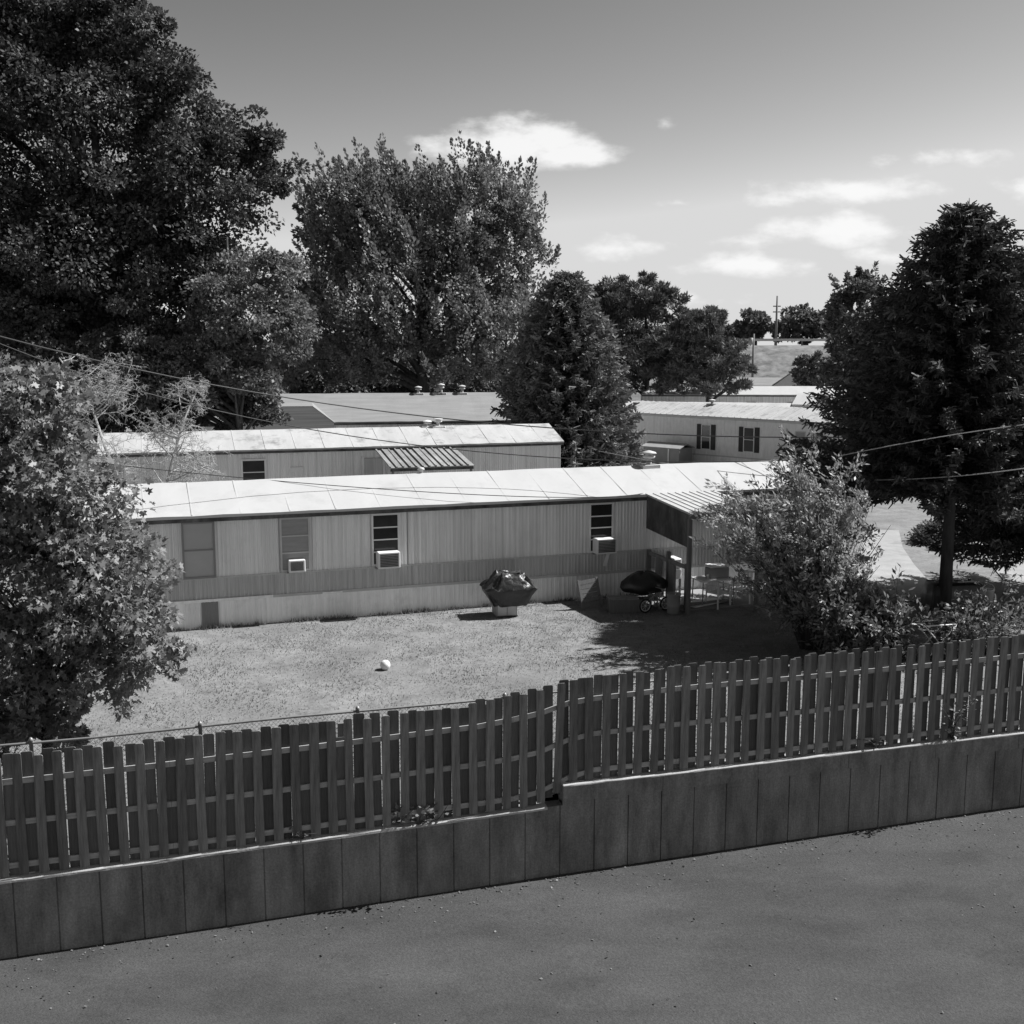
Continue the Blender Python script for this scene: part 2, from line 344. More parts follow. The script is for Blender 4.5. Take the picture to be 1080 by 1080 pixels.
# ------------------------------------------------------------------ retaining wall
rw = thing('retaining_wall', 'long concrete retaining wall with vertical panel joints and one step beside the pavement', 'wall', wpt(0, 0, -1.8), WA)
def wl(u, d, z): return (u, d, z + 1.8)
mb = MB(); step = .605; js = np.arange(-13.6 + .2, 28, step); rr = random.Random(3); rec = .02; gw = .011
US = 8.43
def colz(u): return Z_CAPL(u) if u < US else Z_CAPU(u) - .30
for i in range(len(js) - 1):
    a, b = js[i] + gw, js[i + 1] - gw
    segs = [(a, b)] if not (a < US < b) else [(a, US), (US, b)]
    off = rr.uniform(-.005, .005)
    for (p, q) in segs:
        eps = 1e-4
        zt0, zt1 = float(colz(p + eps)), float(colz(q - eps))
        if zt0 > zt1 + .1: zt1 = zt0
        c = .0
        vs = [wl(p, off, Z_BASE(p) - .05), wl(q, off, Z_BASE(q) - .05), wl(q, off, zt1 - .004), wl(p, off, zt0 - .004),
              wl(p, off + .05, Z_BASE(p) - .05), wl(q, off + .05, Z_BASE(q) - .05), wl(q, off + .05, zt1 - .004), wl(p, off + .05, zt0 - .004)]
        mb.add(vs, [(0, 1, 2, 3), (0, 3, 7, 4), (1, 5, 6, 2), (3, 2, 6, 7)])
mb.build('panel_face', M['concrete'], rw)
mb = MB(); uu = list(np.linspace(-13.6, US, 30)); ul = list(np.linspace(US, 28, 30))
for lst, zf in ((uu, Z_CAPL), (ul, lambda u: Z_CAPU(u) - .30)):
    for a, b in zip(lst[:-1], lst[1:]):
        za, zb = float(zf(a)) - .006, float(zf(b)) - .006
        mb.add([wl(a, rec, -2.1), wl(b, rec, -2.1), wl(b, rec, zb), wl(a, rec, za), wl(a, .26, -2.1), wl(b, .26, -2.1), wl(b, .26, zb), wl(a, .26, za)],
               [(0, 1, 2, 3), (5, 4, 7, 6), (3, 2, 6, 7)])
mb.build('wall_core', M['concrete'], rw)
mb = MB(); edge = lambda: rr.uniform(-.012, .012)
for lst, zf, th, d0 in ((list(np.linspace(-13.6, 8.16, 80)), Z_CAPL, .045, -.012), (list(np.linspace(US, 28, 80)), Z_CAPU, .03, -.024)):
    ring = []
    for a in lst:
        e = edge() * .8; z = float(zf(a)) + edge() * .4
        ring.append([wl(a, d0 + e * .3, z - th), wl(a, d0 + e, z - .012), wl(a, d0 + .012 + e, z), wl(a, .275, z), wl(a, .275, z - th)])
    n0 = len(mb.v)
    for r in ring: mb.v += [tuple(map(float, p)) for p in r]
    for i in range(len(ring) - 1):
        for k in range(5):
            k2 = (k + 1) % 5; mb.f.append((n0 + i * 5 + k, n0 + (i + 1) * 5 + k, n0 + (i + 1) * 5 + k2, n0 + i * 5 + k2))
    mb.f.append(tuple(n0 + k for k in range(5))); mb.f.append(tuple(n0 + (len(ring) - 1) * 5 + k for k in range(5))[::-1])
mb.build('coping', M['cap'], rw)
mb = MB(); ll = list(np.linspace(US, 28, 12))
for a, q in zip(ll[:-1], ll[1:]):
    za, zq = float(Z_CAPU(a)) - .03, float(Z_CAPU(q)) - .03; a2, q2 = a + (.004 if a > US else 0), q - .004
    mb.add([wl(a2, -.018, za - .27), wl(q2, -.018, zq - .27), wl(q2, -.018, zq), wl(a2, -.018, za), wl(a2, .27, za - .27), wl(q2, .27, zq - .27), wl(q2, .27, zq), wl(a2, .27, za)], [(0, 1, 2, 3), (5, 4, 7, 6), (3, 2, 6, 7), (1, 0, 4, 5), (4, 0, 3, 7), (1, 5, 6, 2)])
mb.build('upper_band', M['concrete'], rw)
# ------------------------------------------------------------------ board fence
fe = thing('board_fence', 'weathered shadow-box board fence standing on the concrete retaining wall', 'fence', wpt(0, .13, -.5), WA)
PH = 1.80
def picket_mesh(v, m):
    r = random.Random(v); w = .07 + r.uniform(-.004, .004); t = .0095; h = PH + r.uniform(-.02, .02); c = .018
    prof = [(-w, 0), (w, 0), (w, h - c), (w - c, h), (-w + c, h), (-w, h - c)]; bow = r.uniform(-.012, .012)
    b = MB(); zs = None
    vs = [(x, -t + 0 * z, z) for x, z in prof] + [(x, t, z) for x, z in prof]
    b.add(vs, [tuple(range(6)), tuple(range(6, 12))[::-1]] + [((i + 1) % 6, i, i + 6, (i + 1) % 6 + 6) for i in range(6)])
    me = b.mesh('picket'); me.materials.append(m); return me
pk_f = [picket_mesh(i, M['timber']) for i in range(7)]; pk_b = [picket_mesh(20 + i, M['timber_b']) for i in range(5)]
P0 = .286; r = random.Random(5)
for k in range(-9, 71):
    u = k * P0 + .06; zb, zt = float(Z_PBOT(u)), float(Z_PTOP(u))
    o = link('picket', r.choice(pk_f), fe); o.location = (u + r.uniform(-.012, .012), -.03, zb + .45 + r.uniform(-.02, .02))
    o.rotation_euler = (r.uniform(-.012, .012), r.uniform(-.012, .012) + (.025 if r.random() < .06 else 0), r.uniform(-.03, .03)); o.scale = (r.uniform(.96, 1.06), 1, (zt - zb + .05) / PH)
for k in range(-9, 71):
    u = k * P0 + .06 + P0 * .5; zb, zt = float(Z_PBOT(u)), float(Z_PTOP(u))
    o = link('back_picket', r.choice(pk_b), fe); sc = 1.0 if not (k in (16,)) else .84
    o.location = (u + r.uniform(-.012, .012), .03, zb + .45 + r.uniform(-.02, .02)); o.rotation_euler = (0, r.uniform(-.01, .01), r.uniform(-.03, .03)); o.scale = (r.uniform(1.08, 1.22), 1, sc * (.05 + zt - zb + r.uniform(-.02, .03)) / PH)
for hgt in (.08, .74, 1.37):
    b = MB(); kn = np.concatenate([np.arange(-2.6, 7.4, 2.4), [7.6, 8.05, 8.55, 9.0], np.arange(10.5, 21, 2.4)])
    for a, q in zip(kn[:-1], kn[1:]):
        za, zq = [float(Z_PBOT(x) + hgt * (Z_PTOP(x) - Z_PBOT(x)) / PH) + .5 for x in (a, q)]
        b.add([(a, -.019, za), (q - .004, -.019, zq), (q - .004, .019, zq), (a, .019, za), (a, -.019, za + .085), (q - .004, -.019, zq + .085), (q - .004, .019, zq + .085), (a, .019, za + .085)],
              [(0, 3, 2, 1), (4, 5, 6, 7), (0, 1, 5, 4), (2, 3, 7, 6), (0, 4, 7, 3), (1, 2, 6, 5)])
    b.build('rail', M['rail'], fe)
for u in np.arange(-2.4, 20.5, 2.4):
    b = MB(); zb, zt = float(Z_PBOT(u)), float(Z_PTOP(u)); b.box(u - .044, u + .044, .042, .13, zb + .32, zt + .42); b.build('post', M['post'], fe)
# ------------------------------------------------------------------ chain link fence behind the board fence
CLD = .85; cl = thing('chain_link_fence', 'low galvanised chain link fence just behind the board fence at the lawn edge', 'fence', wpt(0, CLD, -.6), WA)
ctop = [onp(px, py, WO, WA, CLD) for px, py in ((100, 778), (300, 757), (505, 739))]
zc = lambda u: float(np.interp(u, [c[0] for c in ctop], [c[1] for c in ctop])) + (0 if u < ctop[-1][0] else (u - ctop[-1][0]) * .03)
b = MB(); b.tube([(u, 0, zc(u) + .6) for u in np.arange(-3, 13.1, .8)], .021, 8); b.build('top_rail', M['galv'], cl, True)
for u in np.arange(-2.35, 13, 2.5):
    b = MB(); b.lathe([(.03, -.1), (.03, zc(u) + .62), (.036, zc(u) + .625), (.036, zc(u) + .66), (.012, zc(u) + .69)], 10, (u, 0.0)); b.build('post', M['galv'], cl, True)
b = MB(); sp = .075; hh = 1.05; w = .0028
for s in (-1, 1):
    for u in np.arange(-4.2, 13.5, sp):
        zt = zc(u) + .6 - .02; u2 = u + s * hh * .95
        b.add([(u - w, .01 * s, zt), (u + w, .01 * s, zt), (u2 + w, .01 * s, zt - hh), (u2 - w, .01 * s, zt - hh)], [(0, 1, 2, 3)])
        b.add([(u, .01 * s - w, zt), (u, .01 * s + w, zt), (u2, .01 * s + w, zt - hh), (u2, .01 * s - w, zt - hh)], [(0, 1, 2, 3)])
b.build('wire_mesh', M['galv'], cl)
rs = np.random.default_rng(77); n = 900; uu_ = rs.uniform(-1, 19, n); dd_ = -.04 - rs.exponential(.35, n); dd_ = np.where(rs.random(n) < .3, -rs.uniform(0, 6, n), dd_)
P = np.stack([WO[0] + WU[0] * uu_ + WN[0] * dd_, WO[1] + WU[1] * uu_ + WN[1] * dd_, Z_BASE(uu_) + .012], -1)
o = leaves('leaf_litter', P, np.array([0, 0, 1.0]) + rs.normal(size=(n, 3)) * .35, rs.normal(size=(n, 3)) * np.array([1, 1, .2]), rs.uniform(.015, .06, n), T_OVAL, mat('litter', .1, .9, .5, 2, island=.8), None); o['kind'] = 'stuff'
# ------------------------------------------------------------------ grass blades on the lawn
n = 190000; u = rng.uniform(-9, 19, n); d = .3 + 16 * rng.random(n) ** 1.1; x = WO[0] + WU[0] * u + WN[0] * d; y = WO[1] + WU[1] * u + WN[1] * d
q = np.sin(x * 1.7 + 2 * np.sin(y * .9)) * np.sin(y * 2.3 + x * .6) + rng.normal(size=n) * .6; k = q > -.55; x, y, q = x[k], y[k], q[k]; n = len(x)
P = np.stack([x, y, lawn_z(x, y) - .004], -1); tt = rng.normal(size=(n, 3)) * .55 + np.array([0, 0, 1]); T_BL = np.array([(-.22, 0, 0), (.22, 0, 0), (0, 1, 0)])
gr = leaves('grass', P, rng.normal(size=(n, 3)), tt, rng.uniform(.022, .05, n) * (1 + .3 * np.clip(q, 0, 2)), T_BL, M['grass'], None); gr['kind'] = 'stuff'
def fringe(p0, p1, num, h=.16, seed=0):
    rs = np.random.default_rng(seed); s = rs.random(num); xy = np.array(p0)[None, :2] * (1 - s)[:, None] + np.array(p1)[None, :2] * s[:, None] + rs.normal(size=(num, 2)) * .05
    k = (np.sin(s * 37) + np.sin(s * 91 + 1) + rs.normal(size=num) * .5) > -.2; xy = xy[k]; m = len(xy)
    P = np.stack([xy[:, 0], xy[:, 1], lawn_z(xy[:, 0], xy[:, 1]) - .01], -1)
    return P, rs.normal(size=(m, 3)) * .5 + np.array([0, 0, 1]), rs.uniform(.4, 1.2, m) * h
# ------------------------------------------------------------------ mobile homes
def ribbed(b, x0, x1, y0, y1, z0, z1, sp, dp):
    ring = []
    for (ax, ay, bx, by, nx, ny) in ((x0, y0, x1, y0, 0, -1), (x1, y0, x1, y1, 1, 0), (x1, y1, x0, y1, 0, 1), (x0, y1, x0, y0, -1, 0)):
        L = math.hypot(bx - ax, by - ay); n = max(1, int(L / sp)); tx, ty = (bx - ax) / L, (by - ay) / L
        for i in range(n):
            for f, o in ((0, 0), (.55, 0), (.68, dp), (.88, dp)):
                s = (i + f) * L / n; ring.append((ax + tx * s + nx * o, ay + ty * s + ny * o))
    n = len(ring); base = len(b.v)
    b.v += [(x, y, z0) for x, y in ring] + [(x, y, z1) for x, y in ring]
    b.f += [(base + i, base + (i + 1) % n, base + n + (i + 1) % n, base + n + i) for i in range(n)]
def gable_roof(b, x0, x1, y0, y1, ze, zr, th=.07, nu=30, jit=.01, seed=0):
    r = random.Random(seed); ym = (y0 + y1) / 2; base = len(b.v)
    for i in range(nu + 1):
        x = x0 + (x1 - x0) * i / nu; j = [r.uniform(-jit, jit) for _ in range(5)]
        b.v += [(x, y0, ze + j[0]), (x, (y0 + ym) / 2, (ze + zr) / 2 + j[3]), (x, ym, zr + j[1]), (x, (y1 + ym) / 2, (ze + zr) / 2 + j[4]), (x, y1, ze + j[2]),
                (x, y1, ze - th), (x, ym, zr - th), (x, y0, ze - th)]
    for i in range(nu):
        for k in range(8):
            k2 = (k + 1) % 8; b.f.append((base + i * 8 + k, base + i * 8 + k2, base + (i + 1) * 8 + k2, base + (i + 1) * 8 + k))
    b.f.append(tuple(base + k for k in range(8))[::-1]); b.f.append(tuple(base + nu * 8 + k for k in range(8)))
def window(p, x0, x1, z0, z1, y=-.027, panes=3, pm='glass', fm='trim', fw=.05, dep=.045):
    b = MB(); f = y - dep; bk = y - .001
    b.box(x0, x0 + fw, f, bk, z0, z1); b.box(x1 - fw, x1, f, bk, z0, z1); b.box(x0 + fw, x1 - fw, f, bk, z0, z0 + fw); b.box(x0 + fw, x1 - fw, f, bk, z1 - fw, z1)
    for i in range(1, panes):
        z = z0 + fw + (z1 - z0 - 2 * fw) * i / panes; b.box(x0 + fw, x1 - fw, f + .006, bk, z - .017, z + .017)
    w = b.build('window', M[fm], p); g = MB()
    for i in range(panes):
        za = z0 + fw + (z1 - z0 - 2 * fw) * i / panes; zb = z0 + fw + (z1 - z0 - 2 * fw) * (i + 1) / panes; o = .004 * ((i * 7) % 3)
        g.add([(x0 + fw, f + .024, za), (x1 - fw, f + .024, za), (x1 - fw, f + .018 + o, zb), (x0 + fw, f + .018 + o, zb)], [(0, 1, 2, 3)])
    g.build('pane', M[pm], w); return w
def home(name, label, O, ang, L, Dp, zs, zb, ze, zr, m, over=.14, sp=.1, group='mobile homes in the park', seams=0, seam_d=.02, seed=0, belt=True, oe=.12):
    t = thing(name, label, 'mobile home', (O[0], O[1], 0), ang, group); dp = .024
    b = MB(); ribbed(b, .03, L - .03, .03, Dp - .03, -.1, zs, sp * 1.3, .012); b.build('skirting', M[m['skirt']], t)
    if belt: b = MB(); ribbed(b, 0, L, 0, Dp, zs + .07, zb, sp, dp); b.build('lower_siding', M[m['low']], t)
    b = MB(); ribbed(b, 0, L, 0, Dp, (zb + .045) if belt else zs + .07, ze - .07, sp, dp)
    for x, s in ((0, 1), (L, -1)):
        b.add([(x, 0, ze - .07), (x, Dp, ze - .07), (x, Dp / 2, zr - .075)], [(0, 1, 2) if s < 0 else (0, 2, 1)])
    b.build('upper_siding', M[m['up']], t)
    b = MB(); b.box(-.02, L + .02, -.024, Dp + .024, zs, zs + .07)
    if belt: b.box(-.02, L + .02, -.028, Dp + .028, zb, zb + .045)
    b.build('belt_trim', M[m['trim']], t)
    b = MB(); gable_roof(b, -oe, L + oe, -over, Dp + over, ze, zr, seed=seed); rf = b.build('roof', M[m['roof']], t)
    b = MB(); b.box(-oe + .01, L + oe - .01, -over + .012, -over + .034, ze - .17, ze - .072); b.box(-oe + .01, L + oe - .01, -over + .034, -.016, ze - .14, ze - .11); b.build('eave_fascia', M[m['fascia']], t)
    if seams:
        b = MB(); nrm = (zr - ze) / (Dp / 2 + over); r = random.Random(seed)
        for x in np.arange(.4, L, seams):
            x += r.uniform(-.03, .03)
            for sgn in (0, 1):
                ya, yb = (-over + .02, Dp / 2) if not sgn else (Dp + over - .02, Dp / 2)
                za, zq = ze + .011, zr + .004
                b.add([(x - .02, ya, za), (x + .02, ya, za), (x + .02, yb, zq), (x - .02, yb, zq), (x - .016, ya, za + seam_d), (x + .016, ya, za + seam_d), (x + .016, yb, zq + seam_d), (x - .016, yb, zq + seam_d)],
                      [(4, 5, 6, 7), (0, 1, 5, 4), (0, 4, 7, 3), (1, 2, 6, 5), (2, 3, 7, 6)])
        b.build('seam', M[m['roof']], rf)
    return t
def vent(p, x, y, z, h=.35, m='trim'):
    b = MB(); b.cbox(x - .3, x + .3, y - .22, y + .22, z - .12, z + .05, .015); b.lathe([(.09, z - .1), (.08, z + h * .6)], 12, (x, y))
    b.lathe([(.16, z + h * .55), (.19, z + h * .62), (.19, z + h * .72), (.1, z + h * .8), (.1, z + h * .86), (.24, z + h * .9), (.2, z + h), (.03, z + h + .05)], 14, (x, y))
    return b.build('roof_vent', M[m], p, True)
NA = math.radians(19); NU = np.array([math.cos(NA), math.sin(NA)]); NN = np.array([-NU[1], NU[0]]); NR = np.array([3.84, 32.1])
NOFF = 15.4; NO = NR - NU * NOFF      # left front corner of the near home
nh = home('mobile_home', 'nearest mobile home, long with white roof, grey ribbed siding and pale skirting beside the lawn', NO, NA, 21.7, 3.66, .70, 1.30, 2.97, 3.60,
          dict(skirt='skirt', low='siding_d', up='siding', trim='trim', roof='roof', fascia='fascia'), over=.16, sp=.1, seams=1.2, seam_d=.0015, seed=2)
def nw(px, py): u, z = onp(px, py, NO, NA); return u, z
def nwin(x0, x1, y0, y1, **k):
    u0, z1 = nw(x0, (y0 + y1) / 2)[0], nw((x0 + x1) / 2, y0)[1]; u1, z0 = nw(x1, (y0 + y1) / 2)[0], nw((x0 + x1) / 2, y1)[1]
    return window(nh, u0, u1, z0, z1, **k), (u0, u1, z0, z1)
nwin(192, 227, 550, 610, panes=2, pm='panel', fm='skirt_d')[0]['label'] = 'blanked window with pale grey panels'
nwin(295, 327, 545, 602, panes=3, pm='blind', fm='trim')[0]['label'] = 'window with closed grey blinds'
nwin(391.5, 421, 541, 596, panes=4, fm='trim_w'); nwin(620.5, 646, 530, 582, panes=4, fm='trim_w')
# siding joint, corner trim, access panel, loose strips
b = MB(); u = nw(429.5, 570)[0]; b.box(u - .012, u + .012, -.032, -.01, 1.345, 2.83); b.build('siding_joint', M['skirt_d'], nh)
b = MB(); u0, u1 = nw(213.5, 655)[0], nw(230.5, 655)[0]; ribbed(b, u0, u1, -.006, .02, -.02, .685, .06, .01); b.build('access_panel', M['skirt_d'], nh)
b = MB(); u0 = nw(205, 637)[0]; u1 = nw(288, 631)[0]; b.box(u0 - 1, u1, -.05, -.026, .705, .775); b.box(nw(340, 630)[0], nw(361, 629)[0], -.055, -.026, .71, .745, Matrix.Rotation(0, 4, 'X')); b.build('loose_trim', M['skirt'], nh)
for px in (160, 560):
    pass
vu, _ = onp(683, 490, NO, NA, 1.83); vent(nh, vu, 1.75, 3.58, .42)
b = MB(); vu, _ = onp(444, 497, NO, NA, 1.9); b.lathe([(.07, 3.5), (.07, 3.68), (.11, 3.69), (.09, 3.75), (.01, 3.77)], 12, (vu, 1.9)); b.build('vent_pipe', M['trim'], nh, True)
# window air conditioners
def aircon(x0, x1, y0, y1, label, dep=.36):
    u0 = nw(x0, y1)[0]; u1 = nw(x1, y1)[0]; z0 = nw((x0 + x1) / 2, y1)[1]; z1 = nw((x0 + x1) / 2, y0)[1]; w = (u1 - u0) / 2; h = z1 - z0
    p = NO + NU * (u0 + w) - NN * .02
    t = thing('window_air_conditioner', label, 'air conditioner', (p[0], p[1], z0), NA, 'air conditioners in the near home windows')
    b = MB(); b.cbox(-w, w, -dep, -.03, 0, h, .018); b.build('housing', M['ac'], t)
    b = MB(); b.box(-w + .05, w - .05, -dep - .004, -dep + .01, .05, h - .05); gp = b.build('grille', M['grille'], t)
    b = MB()
    for k in range(1, 8): z = .05 + (h - .1) * k / 8; b.box(-w + .05, w - .05, -dep - .01, -dep - .004, z - .006, z + .003)
    b.build('louvre', M['grey'], gp)
    b = MB(); b.box(-w - .03, -w + .02, -dep * .6, -.03, -.03, -.003); b.box(w - .02, w + .03, -dep * .6, -.03, -.03, -.003); b.build('bracket', M['grey'], t)
aircon(303.5, 321, 589, 602, 'smallest air conditioner, low in the blind-covered window of the near mobile home', .22)
aircon(396, 419, 580, 597, 'white air conditioner in the dark window left of the long blank wall')
aircon(624, 645, 566, 582, 'white air conditioner in the window nearest the porch awning')
# white drain strip under the right air conditioner
p = NO + NU * nw(637, 590)[0] - NN * .05; b = MB(); b.box(-.05, .05, -.015, .015, 0, .42, Matrix.Rotation(.28, 4, 'Y')); o = b.build('white_strip', M['white'], None)
o.location = (p[0], p[1], nw(637, 595)[1] - .05); o.rotation_euler = (0, 0, NA); tag(o, 'short white strip hanging slanted below the air conditioner nearest the porch', 'trim strip')
# middle home
MA = math.radians(17.7); MU = np.array([math.cos(MA), math.sin(MA)]); MN = np.array([-MU[1], MU[0]]); MR = np.array([2.2, 50.55]); ML = 19.6; MO = MR - MU * ML
mh = home('mobile_home', 'middle mobile home with stained white roof and small corrugated door awning', MO, MA, ML, 3.9, .7, 1.3, 2.95, 3.62, dict(skirt='skirt', low='siding', up='siding', trim='trim', roof='roof_s', fascia='fascia'), seams=1.22, seam_d=.007, seed=4)
def mw(px, py): return onp(px, py, MO, MA)
def mwin(x0, x1, y0, y1, **k):
    return window(mh, mw(x0, (y0 + y1) / 2)[0], mw(x1, (y0 + y1) / 2)[0], mw((x0 + x1) / 2, y1)[1], mw((x0 + x1) / 2, y0)[1], **k)
mwin(254.5, 281, 484, 524, panes=3, fm='trim_w', fw=.07)
d0 = mw(381, 490)[0]; d1 = mw(408, 490)[0]; b = MB(); b.cbox(d0 + .12, d1 - .2, -.06, -.005, .72, mw(394, 483)[1], .01); dd = b.build('door', M['siding_d'], mh)
b = MB(); zt = mw(394, 481)[1]; b.box(d0, d0 + .118, -.07, -.002, .72, zt); b.box(d1 - .198, d1 - .08, -.07, -.002, .72, zt); b.build('door_frame', M['trim_w'], dd)
b = MB(); u, z = mw(313, 495); b.box(u - .28, u + .28, -.05, -.01, z - .09, z + .09); b.build('wall_grille', M['trim_w'], mh)
vu, _ = onp(462, 450, MO, MA, 1.9); vent(mh, vu, 1.9, 3.58, .38, 'trim_w'); vu, _ = onp(451, 449, MO, MA, 2.0); vent(mh, vu, 2.0, 3.58, .26, 'trim_w')
# awning of the middle home
aw = thing('door_awning', 'small weathered corrugated metal awning over the middle mobile home door', 'awning', (*(MO + MU * mw(396, 475)[0]), 0), MA)
a0, za = 0.0, 2.80; Dx = 3.2; La = onp(480, 470, MO, MA)[0] - mw(396, 475)[0]; zl = at(468, 492, float((MO + MU * mw(440, 475)[0] - MN * Dx)[1]))[2]
b = MB(); nR = 13; xs = []; rj = random.Random(8)
for i in range(nR):
    x = La * i / nR; w = La / nR; j = rj.uniform(-.03, .03)
    b.add([(x, -.05, za + j), (x + w - .02, -.05, za + j), (x + w - .02, -Dx, zl + j * .3), (x, -Dx, zl + j * .3), (x, -.05, za + j - .03), (x + w - .02, -.05, za + j - .03), (x + w - .02, -Dx, zl - .03), (x, -Dx, zl - .03)],
          [(0, 3, 2, 1), (4, 5, 6, 7), (0, 1, 5, 4), (3, 7, 6, 2), (0, 4, 7, 3), (1, 2, 6, 5)])
    b.box(x - .035, x + .02, -Dx, -.05, 0, .05, Matrix(((1, 0, 0, 0), (0, 1, 0, 0), (0, -(zl - za) / (Dx - .05) * 1, 1, za - .0 + (-.05) * (zl - za) / (Dx - .05)), (0, 0, 0, 1))))
b.build('roof_panel', mat('old_tin', .26, .6, .4, 1.5, (1, .4, 1), spots=.7, spot_v=.4, spot_scale=1.5), aw)
b = MB(); b.box(.02, La - .04, -Dx + .06, -Dx + .13, zl - .16, zl - .05); b.build('front_beam', M['fascia'], aw)
for x in (.1, La - .15):
    b = MB(); b.box(x - .04, x + .04, -Dx + .06, -Dx + .14, 0, zl - .16); b.build('post', M['post'], aw)
# back home with wide shingle roof
BA = math.radians(10.2); BU = np.array([math.cos(BA), math.sin(BA)]); BR = np.array([1.0, 64.78]); BL = 19.0; BO = BR - BU * BL
bh = home('mobile_home', 'wide house with grey shingle roof under the trees behind the middle mobile home', BO, BA, BL, 6.6, .5, 1.2, 3.0, 4.45, dict(skirt='siding_d', low='siding_d', up='siding', trim='trim', roof='shingle', fascia='fascia'), over=.3, sp=.2, seed=6)
for px, py, h in ((465, 414, .55), (487, 412, .45), (461, 413.5, .3), (441, 410, .4)):
    vu, _ = onp(px, py, BO, BA, 3.3); vent(bh, vu, 3.2, 4.4, h)
b = MB(); u0, u1, u2 = onp(250, 440, BO, BA)[0], onp(330, 440, BO, BA)[0], onp(352, 447, BO, BA)[0]
b.add([(u0, -.6, 0), (u2, -.6, 0), (u2, -.6, 2.98), (u1, -.6, 3.9), (u0, -.6, 3.9), (u0, .2, 0), (u2, .2, 0), (u2, .2, 2.98), (u1, .2, 3.9), (u0, .2, 3.9)], [(0, 1, 2, 3, 4), (9, 8, 7, 6, 5), (1, 6, 7, 2), (2, 7, 8, 3), (3, 8, 9, 4), (0, 4, 9, 5)])
b2 = MB(); b2.add([(u1, -.62, 3.92), (u2 + .05, -.62, 2.99), (u2 + .05, 1.0, 3.02), (u1, 2.4, 3.97), (u0, 2.4, 3.97), (u0, -.62, 3.92)], [(0, 1, 2, 3), (0, 3, 4, 5)]); b2.build('wing_roof', M['shingle'], bh)
b.build('lapped_side_wing', mat('lap_siding', .55, .7, .25, 1, (.2, .2, 9)), bh)
# right home with shutters
RA = math.radians(-44.3); RU = np.array([math.cos(RA), math.sin(RA)]); RO = np.array([8.01, 71.73]) - RU * 1.6; RL = 19.5
rh = home('mobile_home', 'white mobile home with black window shutters and ribbed pale roof behind the porch awning', RO, RA, RL, 4.2, .6, 1.2, 3.0, 3.62, dict(skirt='skirt', low='skirt', up='trim_w', trim='trim', roof='roof_s', fascia='trim'), sp=.25, seams=.45, seam_d=.035, seed=9, belt=False)
def rw_(px, py): return onp(px, py, RO, RA)
def rwin(x0, x1, y0, y1, sh=0.0, **k):
    a, c_ = rw_(x0, (y0 + y1) / 2)[0], rw_(x1, (y0 + y1) / 2)[0]; z0, z1 = rw_((x0 + x1) / 2, y1)[1], rw_((x0 + x1) / 2, y0)[1]
    w = window(rh, a, c_, z0, z1, y=-.027, **k)
    if sh:
        for s0, s1 in ((a - sh - .02, a - .02), (c_ + .02, c_ + sh + .02)):
            b = MB(); b.box(s0, s1, -.058, -.016, z0, z1)
            for i in range(10): z = z0 + (z1 - z0) * (i + .5) / 10; b.box(s0 + .05, s1 - .05, -.068, -.058, z - .03, z + .03)
            b.build('shutter', M['shutter'], rh)
rwin(740, 750, 447.5, 474, .3, panes=2, fm='trim_w'); rwin(784.5, 796, 450.5, 477, .3, panes=2, fm='trim_w')
rwin(839, 850, 455, 478, panes=2, fm='trim', pm='blind'); rwin(861, 868, 457, 474, .0, panes=2, fm='shutter', pm='blind')
vu, _ = onp(751, 428, RO, RA, 2.0); vent(rh, vu, 2.0, 3.6, .28)
# shed box / lattice stair box beside the right home
p = gnd(703, 489) ; sb = thing('storage_shed', 'low dark storage shed standing against the white shuttered mobile home', 'shed', (p[0], p[1] - .4, 0), RA)
zt = at(703, 466, p[1])[2]; b = MB(); b.cbox(-1.35, 1.35, -.7, .7, 0, zt - .25, .02); b.build('body', M['skirt_d'], sb)
b = MB(); gable_roof(b, -1.45, 1.45, -.8, .8, zt - .25, zt, .05, 6, .0); b.build('roof', M['grey'], sb); b = MB(); b.box(.55, .62, -.74, -.7, 0, zt - .27); b.build('door_edge', M['trim_w'], sb)
# further homes
def farhome(px, py, Y, ang, L, Dp, ze, zr, label, m, k=.5, seed=0, seams=0):
    c = at(px, py, Y); a = math.radians(ang); O = c[:2] - np.array([math.cos(a), math.sin(a)]) * L * k
    t = home('mobile_home', label, O, a, L, Dp, .6, 1.2, ze, zr, m, sp=.3, seed=seed, belt=False, seams=seams)
    for x in np.arange(2, L - 2, 3.4): window(t, x, x + .85, 1.5, 2.5, y=-.027, panes=2, fm='trim_w')
    return t
WH = dict(skirt='skirt', low='skirt', up='trim_w', trim='trim', roof='roof', fascia='trim')
GH = dict(skirt='skirt', low='siding', up='siding', trim='trim', roof='roof', fascia='fascia')
farhome(745, 424, 82, -14, 17, 4.2, 2.45, 3.05, 'white mobile home just behind the ribbed roof of the shuttered home', WH, .5, 21)
farhome(815, 412, 96, -4, 22, 4.2, 3.1, 3.75, 'long low mobile home with a dark shadowed wall behind the satellite dish', GH, .5, 22)
farhome(884, 412, 112, 20, 12, 6, 3.2, 4.5, 'gabled pale home farthest back below the grassy embankment', WH, .3, 23)
farhome(790, 408, 118, -6, 18, 4.2, 3.1, 3.9, 'grey roofed mobile home near the foot of the embankment', dict(GH, roof='shingle'), .5, 24)
farhome(905, 434, 80, -25, 13, 4.0, 3.0, 3.7, 'pale roofed home half hidden by the tall dark spruce', WH, .35, 25)
